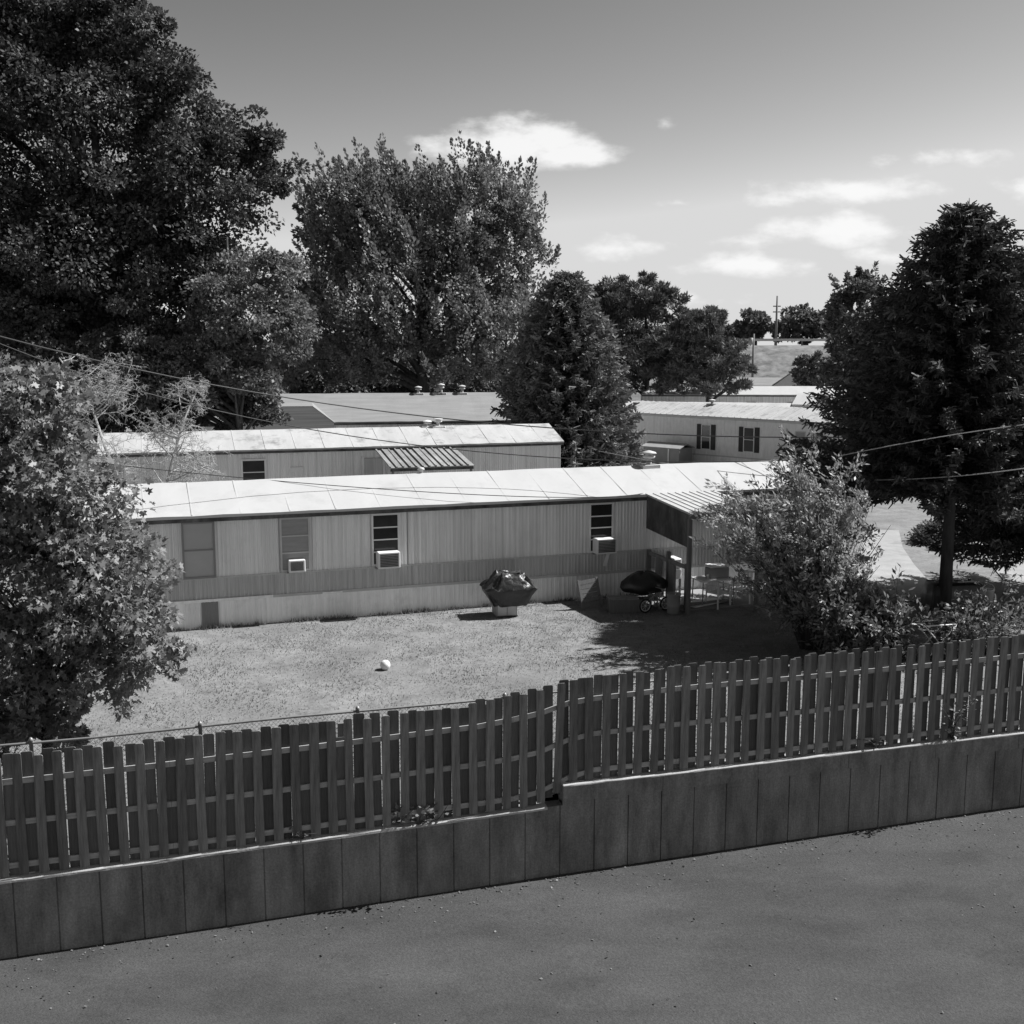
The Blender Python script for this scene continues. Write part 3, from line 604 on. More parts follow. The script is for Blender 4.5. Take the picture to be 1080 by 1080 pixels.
# satellite dish
p = at(864, 426, 79); sd = thing('satellite_dish', 'dark satellite dish on a pole among the far white roofs', 'satellite dish', (p[0], p[1] - 1, 0))
b = MB(); b.tube([(0, .1, 0), (0, .1, p[2] - .1)], .04, 8); b.build('pole', M['galv'], sd, True)
Mx = Matrix.Translation((0, 0, p[2])) @ Matrix.Rotation(math.radians(62), 4, 'X') @ Matrix.Rotation(.4, 4, 'Y'); b = MB(); b.lathe([(.02, -.0), (.35, .05), (.6, .14), (.72, .2), (.71, .21), (.58, .16), (.34, .07), (.02, .02)], 24, M=Mx); b.build('dish', M['shutter'], sd, True)
b = MB(); b.tube([tuple(Mx @ Vector((0, -.6, .15))), tuple(Mx @ Vector((0, -.1, .75)))], .02, 6); b.build('feed_arm', M['steel'], sd)
# ------------------------------------------------------------------ porch awning and the things under it
pa = thing('porch_awning', 'white standing-seam porch awning on a wooden post at the near mobile home', 'awning', (NR[0], NR[1], 0), NA)
PD = 2.85; PL = 2.2; z0a, z1a = 3.0, 2.80
sl = lambda y: z0a + (z1a - z0a) * (-y / PD)
b = MB(); b.add([(-.05, -.17, sl(-.17)), (PL, -.17, sl(-.17)), (PL, -PD, z1a), (-.05, -PD, z1a), (-.05, -.17, sl(-.17) - .04), (PL, -.17, sl(-.17) - .04), (PL, -PD, z1a - .04), (-.05, -PD, z1a - .04)],
    [(0, 3, 2, 1), (4, 5, 6, 7), (0, 1, 5, 4), (3, 7, 6, 2), (0, 4, 7, 3), (1, 2, 6, 5)]); rp = b.build('roof_panel', M['roof'], pa)
b = MB()
for x in np.arange(-.05, PL + .01, .235):
    b.add([(x - .014, -.17, sl(-.17) + .002), (x + .014, -.17, sl(-.17) + .002), (x + .014, -PD, z1a + .002), (x - .014, -PD, z1a + .002), (x - .01, -.17, sl(-.17) + .022), (x + .01, -.17, sl(-.17) + .022), (x + .01, -PD, z1a + .022), (x - .01, -PD, z1a + .022)],
          [(4, 5, 6, 7), (0, 1, 5, 4), (0, 4, 7, 3), (1, 2, 6, 5), (2, 3, 7, 6)])
b.build('seam', M['trim'], rp)
b = MB(); b.add([(-.03, -.2, 2.0), (-.03, -PD + .13, 1.86), (-.03, -PD + .13, z1a - .05), (-.03, -.2, sl(-.2) - .06), (-.01, -.2, 2.0), (-.01, -PD + .13, 1.86), (-.01, -PD + .13, z1a - .05), (-.01, -.2, sl(-.2) - .06)], [(0, 1, 2, 3), (5, 4, 7, 6), (0, 4, 5, 1), (2, 6, 7, 3), (1, 5, 6, 2), (0, 3, 7, 4)]); b.build('side_panel', M['fascia'], pa)
b = MB(); b.box(-.04, PL - .02, -PD + .03, -PD + .1, z1a - .17, z1a - .043); b.build('front_beam', M['post'], pa)
for x in (.0, PL - .1):
    b = MB(); b.box(x - .05, x + .05, -PD + .02, -PD + .12, -.05, z1a - .172); b.build('post', M['post'], pa)
def porch(u, d): p = NR + NU * u - NN * d; return p
# railing at the porch end
p = porch(.12, 0); rl = thing('porch_railing', 'brown wooden porch railing with a boarded post between home corner and awning post', 'railing', (p[0], p[1], 0), NA)
for y in (-.12, -1.35, -2.45):
    b = MB(); b.box(-.05, .05, y - .05, y + .05, 0, 1.35 if y > -.2 or y < -2 else 1.5); b.build('post', M['post'], rl)
b = MB(); b.box(-.03, .03, -1.3, -.17, 1.2, 1.3); b.box(-.03, .03, -2.4, -1.4, 1.2, 1.3); b.build('rail', M['boards'], rl)
b = MB(); b.box(-.035, .035, -1.75, -1.42, .05, 1.19); b.box(-.03, .03, -.9, -.6, .1, 1.19); b.build('board', M['boards'], rl)
# porch floor slab
ps = gnd(700, 640); b = MB(); b.cbox(.1, 5.2, -PD + .5, -.03, -.05, .05, .01); o = b.build('porch_slab', M['street']); o.location = (NR[0], NR[1], 0); o.rotation_euler = (0, 0, NA); struct(o)
def place(px, py, z=0.0): q = gnd(px, py, z); return q[0], q[1], lz(q[0], q[1]) if z == 0 else z
# covered grill on the lawn
x, y, z = place(537, 648); cg = thing('covered_grill', 'large gas grill under a wrinkled black vinyl cover on the lawn by the skirting', 'grill', (x, y, z), NA - .1)
b = MB(); b.cbox(-.42, .16, -.27, .27, .02, .36, .015); b.build('cart', M['grey'], cg)
b = MB(); b.box(-.38, -.13, -.285, -.272, .05, .33); b.box(-.11, .13, -.285, -.272, .05, .33); b.build('cart_door', M['trim'], cg)
for xx in (-.36, .1):
    b = MB(); b.lathe([(.02, -.02), (.05, -.02), (.05, .02), (.02, .02)], 12, M=Matrix.Translation((xx, -.2, .03)) @ Matrix.Rotation(PI / 2, 4, 'Y')); b.build('wheel', M['rubber'], cg, True)
rs = np.random.default_rng(4); prof = [(.29, .47, .30), (.30, .50, .33), (.42, .57, .35), (.55, .65, .40), (.68, .73, .44), (.76, .785, .46), (.80, .78, .455), (.87, .70, .42), (.97, .59, .38), (1.07, .48, .33), (1.15, .41, .28), (1.185, .36, .24), (1.18, .2, .12), (1.185, .02, .01)]
nseg = 44; b = MB()
for i, (zz, ax, ay) in enumerate(prof):
    for k in range(nseg):
        w = 2 * PI * k / nseg; cx, cy = math.cos(w), math.sin(w); e = .45
        X_ = math.copysign(abs(cx) ** e, cx) * ax; Y_ = math.copysign(abs(cy) ** e, cy) * ay; cr_ = 1.9 if 5 < i < 12 else .55
        wr = 1 + cr_ * (.035 * math.sin(w * 6 + zz * 14) + .03 * math.sin(w * 11 - zz * 9) + rs.normal() * .012)
        b.v.append((X_ * wr, Y_ * wr, zz + cr_ * (.022 * math.sin(w * 5 + 1 + i) + rs.normal() * .012)))
for i in range(len(prof) - 1):
    for k in range(nseg): k2 = (k + 1) % nseg; b.f.append((i * nseg + k, i * nseg + k2, (i + 1) * nseg + k2, (i + 1) * nseg + k))
o = b.build('cover', M['tarp'], cg); o.scale = (.93, .93, .97); sm = [random.random() < .5 for _ in o.data.polygons]; o.data.polygons.foreach_set('use_smooth', sm)
# ball
x, y, z = place(405, 704); b = MB(); Rb = .115
prof = [(Rb * math.sin(a), Rb - Rb * math.cos(a)) for a in np.linspace(.02, PI - .02, 18)]; b.lathe(prof, 28)
for ang in (0, PI / 2): b.torus((0, 0, Rb), Rb + .0005, .0028, Matrix.Rotation(ang, 4, 'Z') @ Matrix.Rotation(.4, 4, 'X'), 40, 6)
o = b.build('ball', M['white'], None, True); o.location = (x, y, z); o.rotation_euler = (.4, .2, .3); tag(o, 'white ball lying alone on the open lawn', 'ball')
# leaning slatted panel
x, y, z = place(624, 640); lp = thing('slatted_panel', 'grey slatted panel leaning against the skirting left of the wooden box', 'panel', (x, y - .3, z), NA + .05); lp.rotation_euler = (0, 0, NA + .05)
Rm = Matrix.Rotation(-.22, 4, 'X') @ Matrix.Rotation(-.1, 4, 'Y')
b = MB(); b.box(-.3, -.24, -.02, .03, 0, .86, Rm); b.box(.26, .32, -.02, .03, 0, .86, Rm); b.build('frame', M['post'], lp)
b = MB(); [b.box(-.24, .26, -.015, .012, .1 + i * .125, .21 + i * .125, Rm) for i in range(6)]; b.build('slat', M['post'], lp)
# box
x, y, z = place(661, 645); bx = thing('wooden_box', 'dark wooden box lying on the lawn under the awning edge beside the slatted panel', 'box', (x, y, z), NA - .25)
b = MB(); b.box(-.5, .5, -.22, -.19, .0, .36); b.box(-.5, .5, .19, .22, 0, .36); b.box(-.5, -.47, -.19, .19, 0, .36); b.box(.47, .5, -.19, .19, 0, .36); b.box(-.47, .47, -.19, .19, .02, .05); b.build('body', M['post'], bx)
b = MB(); b.cbox(-.52, .3, -.235, .235, .365, .4, .008); b.build('lid', M['boards'], bx)
# covered kettle (black rounded cover)
x, y, z = place(684, 642); ck = thing('covered_kettle', 'low rounded heap under a black cover behind the small bicycle', 'covered heap', (x - .1, y + .35, z), NA)
b = MB(); rs = np.random.default_rng(9)
for i, (zz, a) in enumerate([(.42, .50), (.46, .56), (.56, .6), (.72, .55), (.86, .42), (.95, .24), (.98, .03)]):
    for k in range(28): w = 2 * PI * k / 28; wr = 1 + .05 * math.sin(6 * w + i) + rs.normal() * .015; b.v.append((a * 1.12 * math.cos(w) * wr, a * .8 * math.sin(w) * wr, zz + .02 * math.sin(4 * w)))
for i in range(6):
    for k in range(28): k2 = (k + 1) % 28; b.f.append((i * 28 + k, i * 28 + k2, (i + 1) * 28 + k2, (i + 1) * 28 + k))
b.build('cover', M['black'], ck, True)
for xx, yy in ((-.35, -.2), (.35, -.2), (-.35, .2), (.35, .2)):
    b = MB(); b.tube([(xx, yy, 0), (xx * .8, yy * .8, .5)], .02, 6); b.build('leg', M['steel'], ck)
# child's bicycle
x, y, z = place(691, 645); bk = thing('small_bicycle', 'small child bicycle with pale rims standing in the awning shade', 'bicycle', (x, y - .1, z), NA + .12)
for xx in (-.33, .33):
    b = MB(); b.torus((xx, 0, .2), .175, .024, None, 24, 8); wv = b.build('wheel', M['rubber'], bk, True)
    b = MB(); b.torus((xx, 0, .2), .142, .012, None, 24, 6)
    for k in range(8): a = PI * k / 4; b.tube([(xx, 0, .2), (xx + .14 * math.cos(a), 0, .2 + .14 * math.sin(a))], .004, 4, False)
    b.lathe([(.02, -.03), (.02, .03)], 10, M=Matrix.Translation((xx, 0, .2)) @ Matrix.Rotation(PI / 2, 4, 'X')); b.build('rim', M['trim_w'], wv)
b = MB(); A_, B_, C_, D_ = (-.33, .0, .2), (-.02, 0, .2), (-.12, 0, .47), (.22, 0, .5)
for p_, q_ in ((A_, B_), (A_, C_), (B_, C_), (B_, D_), (C_, D_), (D_, (.33, 0, .2)), (C_, (-.14, 0, .53)), (D_, (.19, 0, .62))): b.tube([p_, q_], .015, 8)
b.build('frame', M['steel'], bk, True)
b = MB(); b.tube([(.14, -.24, .63), (.19, -.1, .62), (.19, .1, .62), (.14, .24, .63)], .012, 8); b.build('handlebar', M['steel'], bk, True)
b = MB(); b.cbox(-.25, -.04, -.06, .06, .53, .58, .02); b.build('saddle', M['rubber'], bk)
b = MB(); b.lathe([(.06, -.01), (.06, .01)], 14, M=Matrix.Translation((-.02, -.03, .2)) @ Matrix.Rotation(PI / 2, 4, 'X')); b.tube([(-.02, -.04, .2), (.09, -.06, .12)], .01, 6); b.box(.05, .13, -.13, -.05, .1, .125); b.build('pedal_crank', M['steel'], bk)
# bin by the post
x, y, z = place(714, 648); wb = thing('bin', 'pale ribbed bin standing beside the awning post', 'bin', (x - .1, y, z), 0)
b = MB(); b.lathe([(.15, 0), (.17, .02), (.175, .2), (.182, .21), (.182, .23), (.178, .24), (.19, .52), (.205, .53), (.205, .56), (.185, .56), (.17, .1), (.01, .06)], 24); b.build('body', M['grey'], wb, True)
b = MB(); b.tube([(.1, 0, .1), (.02, -.05, .5), (.12, -.1, .82)], .012, 6); b.build('stick', M['white'], wb)
x, y, z = place(724, 643); b = MB(); b.lathe([(.11, 0), (.13, .2), (.14, .22), (.14, .24), (.125, .24), (.105, .03), (.01, .02)], 20); o = b.build('bucket', M['white'], None, True); o.location = (x, y + .2, z + .05); tag(o, 'small white bucket on the porch just right of the awning post', 'bucket')
# drawer cabinet
q = porch(.55, .5); dc = thing('drawer_cabinet', 'white drawer cabinet against the home wall under the porch awning', 'cabinet', (q[0], q[1], .05), NA)
b = MB(); b.cbox(-.3, .3, -.25, .25, .5, 1.1, .012); b.build('body', M['ac'], dc)
for zz in (.55, .83):
    b = MB(); b.cbox(-.27, .27, -.27, -.252, zz, zz + .25, .006); dr = b.build('drawer', M['white'], dc); b = MB(); b.box(-.07, .07, -.29, -.272, zz + .11, zz + .14); b.build('handle', M['rubber'], dr)
for xx, yy in ((-.27, -.22), (.27, -.22), (-.27, .22), (.27, .22)):
    b = MB(); b.box(xx - .025, xx + .025, yy - .025, yy + .025, 0, .498); b.build('leg', M['post'], dc)
# table with a white cooler
q = porch(1.25, 1.9); tb = thing('porch_table', 'white topped table under the awning carrying a cooler', 'table', (q[0], q[1], .05), NA)
b = MB(); b.cbox(-.55, .55, -.35, .35, .7, .74, .01); b.build('tabletop', M['white'], tb)
for xx, yy in ((-.5, -.3), (.5, -.3), (-.5, .3), (.5, .3)):
    b = MB(); b.tube([(xx, yy, 0), (xx * .95, yy * .95, .7)], .018, 8); b.build('leg', M['steel'], tb)
co = thing('cooler', 'grey cooler box with a white lid standing on the porch table', 'cooler', (q[0] + .1, q[1] + .05, .793), NA)
b = MB(); b.cbox(-.3, .3, -.18, .18, 0, .3, .03); b.build('body', M['grey'], co); b = MB(); b.cbox(-.31, .31, -.19, .19, .303, .37, .02); b.build('lid', M['white'], co)
# plastic patio chairs and toys at the porch edge
def patio_chair(px, py, rz, label):
    x, y, z = place(px, py); t = thing('patio_chair', label, 'chair', (x, y, z + .0), rz, 'white plastic chairs by the porch')
    b = MB(); b.cbox(-.24, .24, -.22, .24, .4, .43, .012); b.build('seat', M['white'], t)
    b = MB(); [b.cbox(-.22 + k * .09, -.15 + k * .09, .2, .225, .43, .85, .01, Matrix.Translation((0, .0, 0)) @ Matrix.Rotation(-.0, 4, 'X')) for k in range(5)]; b.cbox(-.25, .25, .195, .235, .85, .92, .012); b.build('backrest', M['white'], t)
    for sx in (-1, 1):
        b = MB(); b.cbox(sx * .26 - .025, sx * .26 + .025, -.24, .24, .62, .65, .01); b.build('armrest', M['white'], t)
        for yy in (-.22, .22): b = MB(); b.tube([(sx * .27, yy, 0), (sx * .25, yy * .9, .64)], [.026, .02], 6); b.build('leg', M['white'], t)
patio_chair(757, 640, .7, 'white plastic chair left of the pair at the porch edge behind the windblown bush'); patio_chair(783, 636, -.5, 'white plastic chair right of the pair, half screened by the windblown bush')
x, y, z = place(741, 640); sp_ = thing('plank_pile', 'pile of pale planks lying on the ground before the porch chairs', 'planks', (x, y, z), NA)
rj = random.Random(2)
for i in range(6):
    b = MB(); zz = .02 + .05 * (i // 2); b.box(-.75, .75, -.08, .08, zz, zz + .035, Matrix.Rotation(rj.uniform(-.5, .5), 4, 'Z') @ Matrix.Translation((rj.uniform(-.2, .4), .2 * (i % 2) - .1, 0))); b.build('plank', M['white' if i in (5, 2) else 'boards'], sp_)
# ------------------------------------------------------------------ driveway, street and yard things on the right
def sheet(name, pts, m, zoff):
    b = MB(); c = np.mean([gnd(*p)[:2] for p in pts], 0)
    b.add([(gnd(*p)[0], gnd(*p)[1], lz(*gnd(*p)[:2]) + zoff) for p in pts], [tuple(range(len(pts)))[::-1]]); return struct(b.build(name, m))
sheet('driveway', [(880, 634), (980, 636), (980, 614), (964, 596), (952, 578), (948, 560), (915, 560)], M['slab'], .03)
sheet('street', [(1017, 562), (1058, 612), (1220, 640), (1240, 556)], M['slab'], .03)
x, y, z = place(1004, 642); ct = thing('covered_table', 'outdoor table under a dark cloth in the shade below the tall spruce', 'table', (x, y, z), .1)
b = MB(); rs = np.random.default_rng(3); nx = 26
for ring, (sx, sy, zz) in enumerate([(.78, .45, .06), (.76, .44, .4), (.72, .41, .7), (.68, .38, .74), (.3, .2, .75)]):
    for k in range(nx):
        w = 2 * PI * k / nx; cx, cy = math.cos(w), math.sin(w); X_ = math.copysign(abs(cx) ** .4, cx); Y_ = math.copysign(abs(cy) ** .4, cy); f = 1 + (.05 * math.sin(9 * w) if ring < 2 else 0)
        b.v.append((X_ * sx * f, Y_ * sy * f, zz + rs.normal() * .008))
for i in range(4):
    for k in range(nx): k2 = (k + 1) % nx; b.f.append((i * nx + k, i * nx + k2, (i + 1) * nx + k2, (i + 1) * nx + k))
b.f.append(tuple(range(4 * nx, 5 * nx))); b.build('cloth', M['black'], ct, True)
for xx, yy in ((-.6, -.32), (.6, -.32), (-.6, .32), (.6, .32)): b = MB(); b.box(xx - .03, xx + .03, yy - .03, yy + .03, 0, .7); b.build('leg', M['post'], ct)
for i, (dx, dy, rz) in enumerate([(-.3, -.1, .2), (.1, .05, -.3), (.3, -.15, .1)]):
    b = MB(); b.cbox(-.28, .28, -.04, .04, 0, .03, .006); o = b.build('pale_board', M['white' if i == 1 else 'trim']); o.location = (x + dx, y + dy, z + .765 + .034 * (i == 1)); o.rotation_euler = (0, 0, rz)
    tag(o, ['pale board at the left end of the dark covered table', 'white board crossing the middle of the dark covered table', 'pale board at the right end of the dark covered table'][i], 'board', 'boards on the covered table')
x, y, z = place(1042, 634); b = MB(); b.lathe([(.13, 0), (.15, .34), (.165, .35), (.165, .38), (.14, .38), (.12, .04), (.01, .03)], 20); b.torus((0, 0, .36), .17, .006, None, 20, 5); o = b.build('bucket', M['white'], None, True); o.location = (x, y, z); tag(o, 'white pail standing right of the dark covered table', 'bucket')
# folding table frame by the fence
x, y, z = place(988, 700); ff = thing('folding_stand', 'white metal folding stand with crossed legs among the weeds behind the fence', 'stand', (x, y + .2, z), .2); zt = at(985, 657, y + .2)[2] - z
b = MB(); P_ = [(-.42, -.22, zt), (.42, -.22, zt), (.42, .22, zt), (-.42, .22, zt)]
for i in range(4): b.tube([P_[i], P_[(i + 1) % 4]], .016, 8)
b.build('top_frame', M['trim_w'], ff, True)
for sy in (-.22, .22):
    for s in (-1, 1): b = MB(); b.tube([(s * .4, sy + .02 * s, 0), (-s * .4, sy + .02 * s, zt)], .013, 8); b.build('leg', M['trim_w'], ff, True)
b = MB(); b.box(-.38, .38, -.19, .19, .22, .235); b.build('shelf', M['trim'], ff)
# ------------------------------------------------------------------ embankment, guard rail, poles
hx = np.concatenate([np.arange(-260, 301, 6.0)]); prof = [(112, -.2), (116, .6), (121, 2.6), (127, 5.2), (131, 6.9), (133, 7.25), (137, 7.3), (150, 7.3), (400, 7.0), (900, 5.0)]
V = []; rs = np.random.default_rng(5)
for j, (yy, zz) in enumerate(prof):
    for xx in hx: V.append((xx, yy + rs.normal() * .4 - xx * .06, zz + rs.normal() * (.12 if 0 < j < 5 else .01)))
nH = len(hx); idx = (np.arange(len(prof) - 1)[:, None] * nH + np.arange(nH - 1)[None]).ravel()
struct(np_mesh('embankment_hill', V, np.stack([idx, idx + 1, idx + nH + 1, idx + nH], 1), M['hill'], None, True))
gy = lambda x: 134.5 - x * .06
gl = thing('guard_rail', 'steel guard rail along the top of the grassy embankment', 'guard rail', (28, gy(28), 7.28), math.atan(-.06))
b = MB(); b.box(-40, 40, -.04, .02, .5, .78); b.build('beam', M['trim'], gl)
for x_ in np.arange(-39, 40, 3.0): b = MB(); b.box(x_ - .08, x_ + .08, .022, .2, -.2, .8); b.build('post', M['post'], gl)
p = at(818, 365, 150); top = at(818, 312, 150)[2]; up = thing('utility_pole', 'tall slender utility pole with crossarms rising above the embankment trees', 'utility pole', (p[0], p[1], 7.0))
b = MB(); b.tube([(0, 0, -.3), (0, 0, top - 7)], [.2, .1], 8); b.build('shaft', M['post'], up, True)
for zz in (.80, .69): b = MB(); b.box(-.5, .5, -.05, .05, (top - 7) * zz - .07, (top - 7) * zz + .07); b.build('crossarm', M['post'], up)
p = gnd(794, 396, 3.0); Yp = 122; base = at(794, 385, Yp); top = at(794, 352, Yp); zb_ = 3.0; p2 = thing('utility_pole', 'short utility pole with a transformer drum on the embankment slope', 'utility pole', (base[0], Yp, zb_))
b = MB(); b.tube([(0, 0, -.6), (0, 0, top[2] - zb_)], [.14, .1], 8); b.build('shaft', M['post'], p2, True); b = MB(); b.lathe([(.05, top[2] - zb_ - 1.2), (.26, top[2] - zb_ - 1.15), (.26, top[2] - zb_ - .45), (.05, top[2] - zb_ - .4)], 12, (-.3, 0)); b.build('transformer', M['grey'], p2, True)
# ------------------------------------------------------------------ overhead cables
def cable(pts, rad, label, m):
    P3 = [at(*p) for p in pts]; n = 40; s = np.linspace(0, 1, len(P3)); t = np.linspace(0, 1, n)
    co_ = [np.polyfit(s, [p[k] for p in P3], min(3, len(P3) - 1)) for k in range(3)]
    b = MB(); b.tube([tuple(np.polyval(co_[k], q) for k in range(3)) for q in t], rad, 5); o = b.build('overhead_cable', M[m], None, True)
    tag(o, label, 'cable', 'overhead cables across the park')
cable([(-40, 340, 26), (15, 353, 27), (300, 420, 33), (520, 455, 38), (680, 465, 41), (850, 458, 35), (920, 453, 30), (1050, 441, 25.5), (1110, 436, 24.5)], .019, 'highest overhead cable, sagging across the whole park in front of the middle roof', 'cable')
cable([(-40, 350, 24), (15, 363, 25), (200, 408, 27), (300, 446, 28.5), (410, 478, 30.5), (560, 492, 33), (680, 496, 33), (800, 483, 33), (870, 476, 29), (960, 463, 26.5), (1050, 449, 25), (1110, 441, 24.5)], .014, 'overhead cable that dips lowest over the near white roof', 'cable')
cable([(90, 485, 31.5), (115, 490, 31), (300, 507, 30.3), (480, 523, 30.2), (600, 521, 31.0), (700, 515, 33)], .011, 'thin cable lying close above the near white roof', 'cable')
cable([(630, 476, 40), (720, 490, 36), (800, 501, 32.5), (885, 508, 29), (960, 505, 27), (1050, 497, 25.5), (1110, 490, 25)], .012, 'lowest cable crossing in front of the tall dark spruce', 'cable_l')
cable([(885, 481, 27), (930, 472, 26.5), (990, 461, 26), (1050, 452, 25.5), (1110, 445, 25)], .011, 'short pale cable rising across the tall spruce to the frame edge', 'cable_l')
# ------------------------------------------------------------------ trees
def xyz(px, py, Y): return at(px, py, Y)
def ell(px, py, Y, rx, rz, ry=None):   # ellipsoid given by where its middle is seen and its size in pixels
    c = at(px, py, Y); s = Y / FPX; return (c[0], c[1], c[2], rx * s, (ry or rx) * s, rz * s)
# left foreground sweetgum
Yn = 18.3; bx_, by_ = at(40, 700, Yn)[:2]
broadleaf('sweetgum_tree', 'young sweetgum with large star-shaped leaves behind the fence at the left edge', (bx_, by_, lz(bx_, by_)),
    [ell(25, 450, Yn, 66, 78), ell(50, 545, Yn, 88, 88), ell(85, 625, Yn, 95, 74), ell(55, 700, Yn, 96, 66, 80), ell(135, 690, Yn, 62, 50, 55), ell(60, 750, Yn, 78, 42, 55), ell(30, 780, Yn, 70, 30, 45), ell(-45, 560, Yn, 95, 190, 90)], 6.6, 900, 46, .142, M['l_near'], .1, 31, .2, T_STAR, shell=(.25, 1.0), n_l=45, droop=.35)
# bare tree
def bare_tree():
    Yb = 40; p = at(150, 500, Yb); t = thing('bare_tree', 'leafless twiggy dead tree between the near and middle mobile homes', 'tree', (p[0], p[1], 0))
    rs = random.Random(12); b = MB(); tw = MB(); cnt = [0]
    def grow(s, d, L, r, lev):
        n = 4; pts = [s]; dd = d.copy()
        for i in range(n):
            dd = (dd + Vector((rs.gauss(0, .16), rs.gauss(0, .16), rs.gauss(0, .1) + (.02 if lev < 2 else -.07)))).normalized(); pts.append(pts[-1] + dd * L / n)
        (b if lev < 3 else tw).tube(pts, [r * (1 - .7 * i / n) for i in range(n + 1)], 6 if lev < 2 else 3, False); cnt[0] += 1
        if lev >= 4: return
        k = [34, 9, 6, 3][lev]
        for i in range(k):
            f = rs.uniform(.16 if lev else .2, 1); q = f * n; j = min(int(q), n - 1); pp = pts[j].lerp(pts[j + 1], q - j)
            ax = (pts[j + 1] - pts[j]).normalized(); side = Vector((rs.gauss(0, 1), rs.gauss(0, 1), rs.gauss(0, .5)))
            side = (side - ax * side.dot(ax)).normalized(); nd = (ax * rs.uniform(.2, .8) + side).normalized()
            if lev == 0: nd = (side * 1.0 + Vector((0, 0, rs.uniform(-.1, .5)))).normalized()
            grow(pp, nd, L * rs.uniform(.28, .5) * (.7 if lev == 0 else 1) * (1.5 - 1.0 * f if lev == 0 else 1), max(r * .34, .0075), lev + 1)
    for dx, ln in ((0, (-.12, 0, 1)), (.45, (.03, 0, 1))): grow(Vector((dx, 0, -.1)), Vector(ln).normalized(), 8.0 if dx == 0 else 6.4, .085, 0)
    b.build('trunk', M['twig'], t); tw.build('twigs', M['twig'], t)
bare_tree()
# big dark maple at left
Yl = 54; p = at(120, 480, Yl)
broadleaf('maple_tree', 'huge dark maple filling the upper left behind the middle mobile home', (p[0], p[1], 0),
    [ell(70, 120, Yl, 115, 105), ell(185, 120, Yl, 62, 60), ell(210, 200, Yl, 84, 78), ell(262, 180, Yl, 50, 58), ell(120, 270, Yl, 150, 100), ell(30, 330, Yl, 120, 110), ell(120, 40, Yl, 62, 50), ell(60, 30, Yl, 90, 60), ell(-60, 200, Yl, 130, 210), ell(100, 345, Yl, 150, 62), ell(180, 300, Yl, 95, 60)], 20, 1550, 165, .2, M['l_big'], .55, 41, .21, shell=(.2, 1.0), n_l=40)
Yl2 = 51; p = at(250, 470, Yl2)
broadleaf('maple_tree', 'smaller brighter maple whose leaves overhang the grey shingle roof', (p[0], p[1], 0),
    [ell(262, 330, Yl2, 62, 55), ell(295, 300, Yl2, 36, 34), ell(225, 385, Yl2, 62, 50), ell(280, 395, Yl2, 36, 40), ell(165, 400, Yl2, 70, 55), ell(300, 360, Yl2, 34, 40), ell(250, 418, Yl2, 48, 28), ell(190, 430, Yl2, 54, 24), ell(125, 415, Yl2, 66, 40), ell(60, 410, Yl2, 60, 45)], 12, 470, 150, .17, M['l_mid'], .25, 43, .24, shell=(.4, 1.02), n_l=24)
# silver maple in the centre
Yc = 82; p = at(445, 470, Yc)
broadleaf('silver_maple_tree', 'broad silver maple with upswept windblown shoots behind the shingle roof', (p[0], p[1], 0),
    [ell(395, 265, Yc, 82, 80), ell(355, 240, Yc, 48, 50), ell(440, 240, Yc, 70, 62), ell(505, 250, Yc, 70, 75), ell(545, 285, Yc, 42, 75), ell(440, 330, Yc, 125, 85), ell(345, 365, Yc, 60, 70), ell(520, 365, Yc, 70, 60), ell(440, 385, Yc, 110, 40), ell(425, 205, Yc, 32, 30)], 19, 1100, 130, .25, M['l_silver'], .5, 47, .17, T_OVAL, shoots=.8, sdir=(-.35, 0, .9), shell=(.4, 1.0), n_l=40)
for i, (px, Y_, w_, top_, lb) in enumerate([(215, 92, 70, 345, 'dark understory tree behind the smaller bright maple'), (330, 100, 75, 350, 'dark understory tree left of the silver maple trunk'), (415, 104, 60, 362, 'dark understory tree behind the silver maple trunk'), (500, 100, 70, 352, 'dark understory tree between the silver maple and the spruce'), (120, 88, 90, 330, 'dark understory tree behind the huge dark maple'), (10, 85, 100, 320, 'dark understory tree at the left frame edge behind the huge maple')]):
    p = at(px, 470, Y_); h_ = (430 - top_) / 2
    broadleaf('understory_tree', lb, (p[0], p[1], 0), [ell(px, top_ + h_, Y_, w_, h_), ell(px - w_ * .5, 415, Y_, w_ * .7, 30), ell(px + w_ * .5, 412, Y_, w_ * .7, 34)], 7, 150, 90, .35, M['l_big'], .25, 90 + i, .3, group='understory trees behind the homes', shell=(.3, 1.0), n_l=12)
p = at(190, 470, 52.5); broadleaf('understory_tree', 'low dark spreading tree directly behind the bare twiggy tree', (p[0], p[1], 0), [ell(205, 420, 52.5, 62, 32), ell(130, 415, 52.5, 75, 45), ell(258, 418, 52.5, 34, 26), ell(60, 420, 52.5, 60, 45), ell(215, 440, 52.5, 72, 24), ell(140, 440, 52.5, 80, 28), ell(275, 436, 52.5, 26, 18)], 6, 520, 150, .17, M['l_big'], .18, 99, .3, group='understory trees behind the homes', shell=(.2, 1.0), n_l=12)
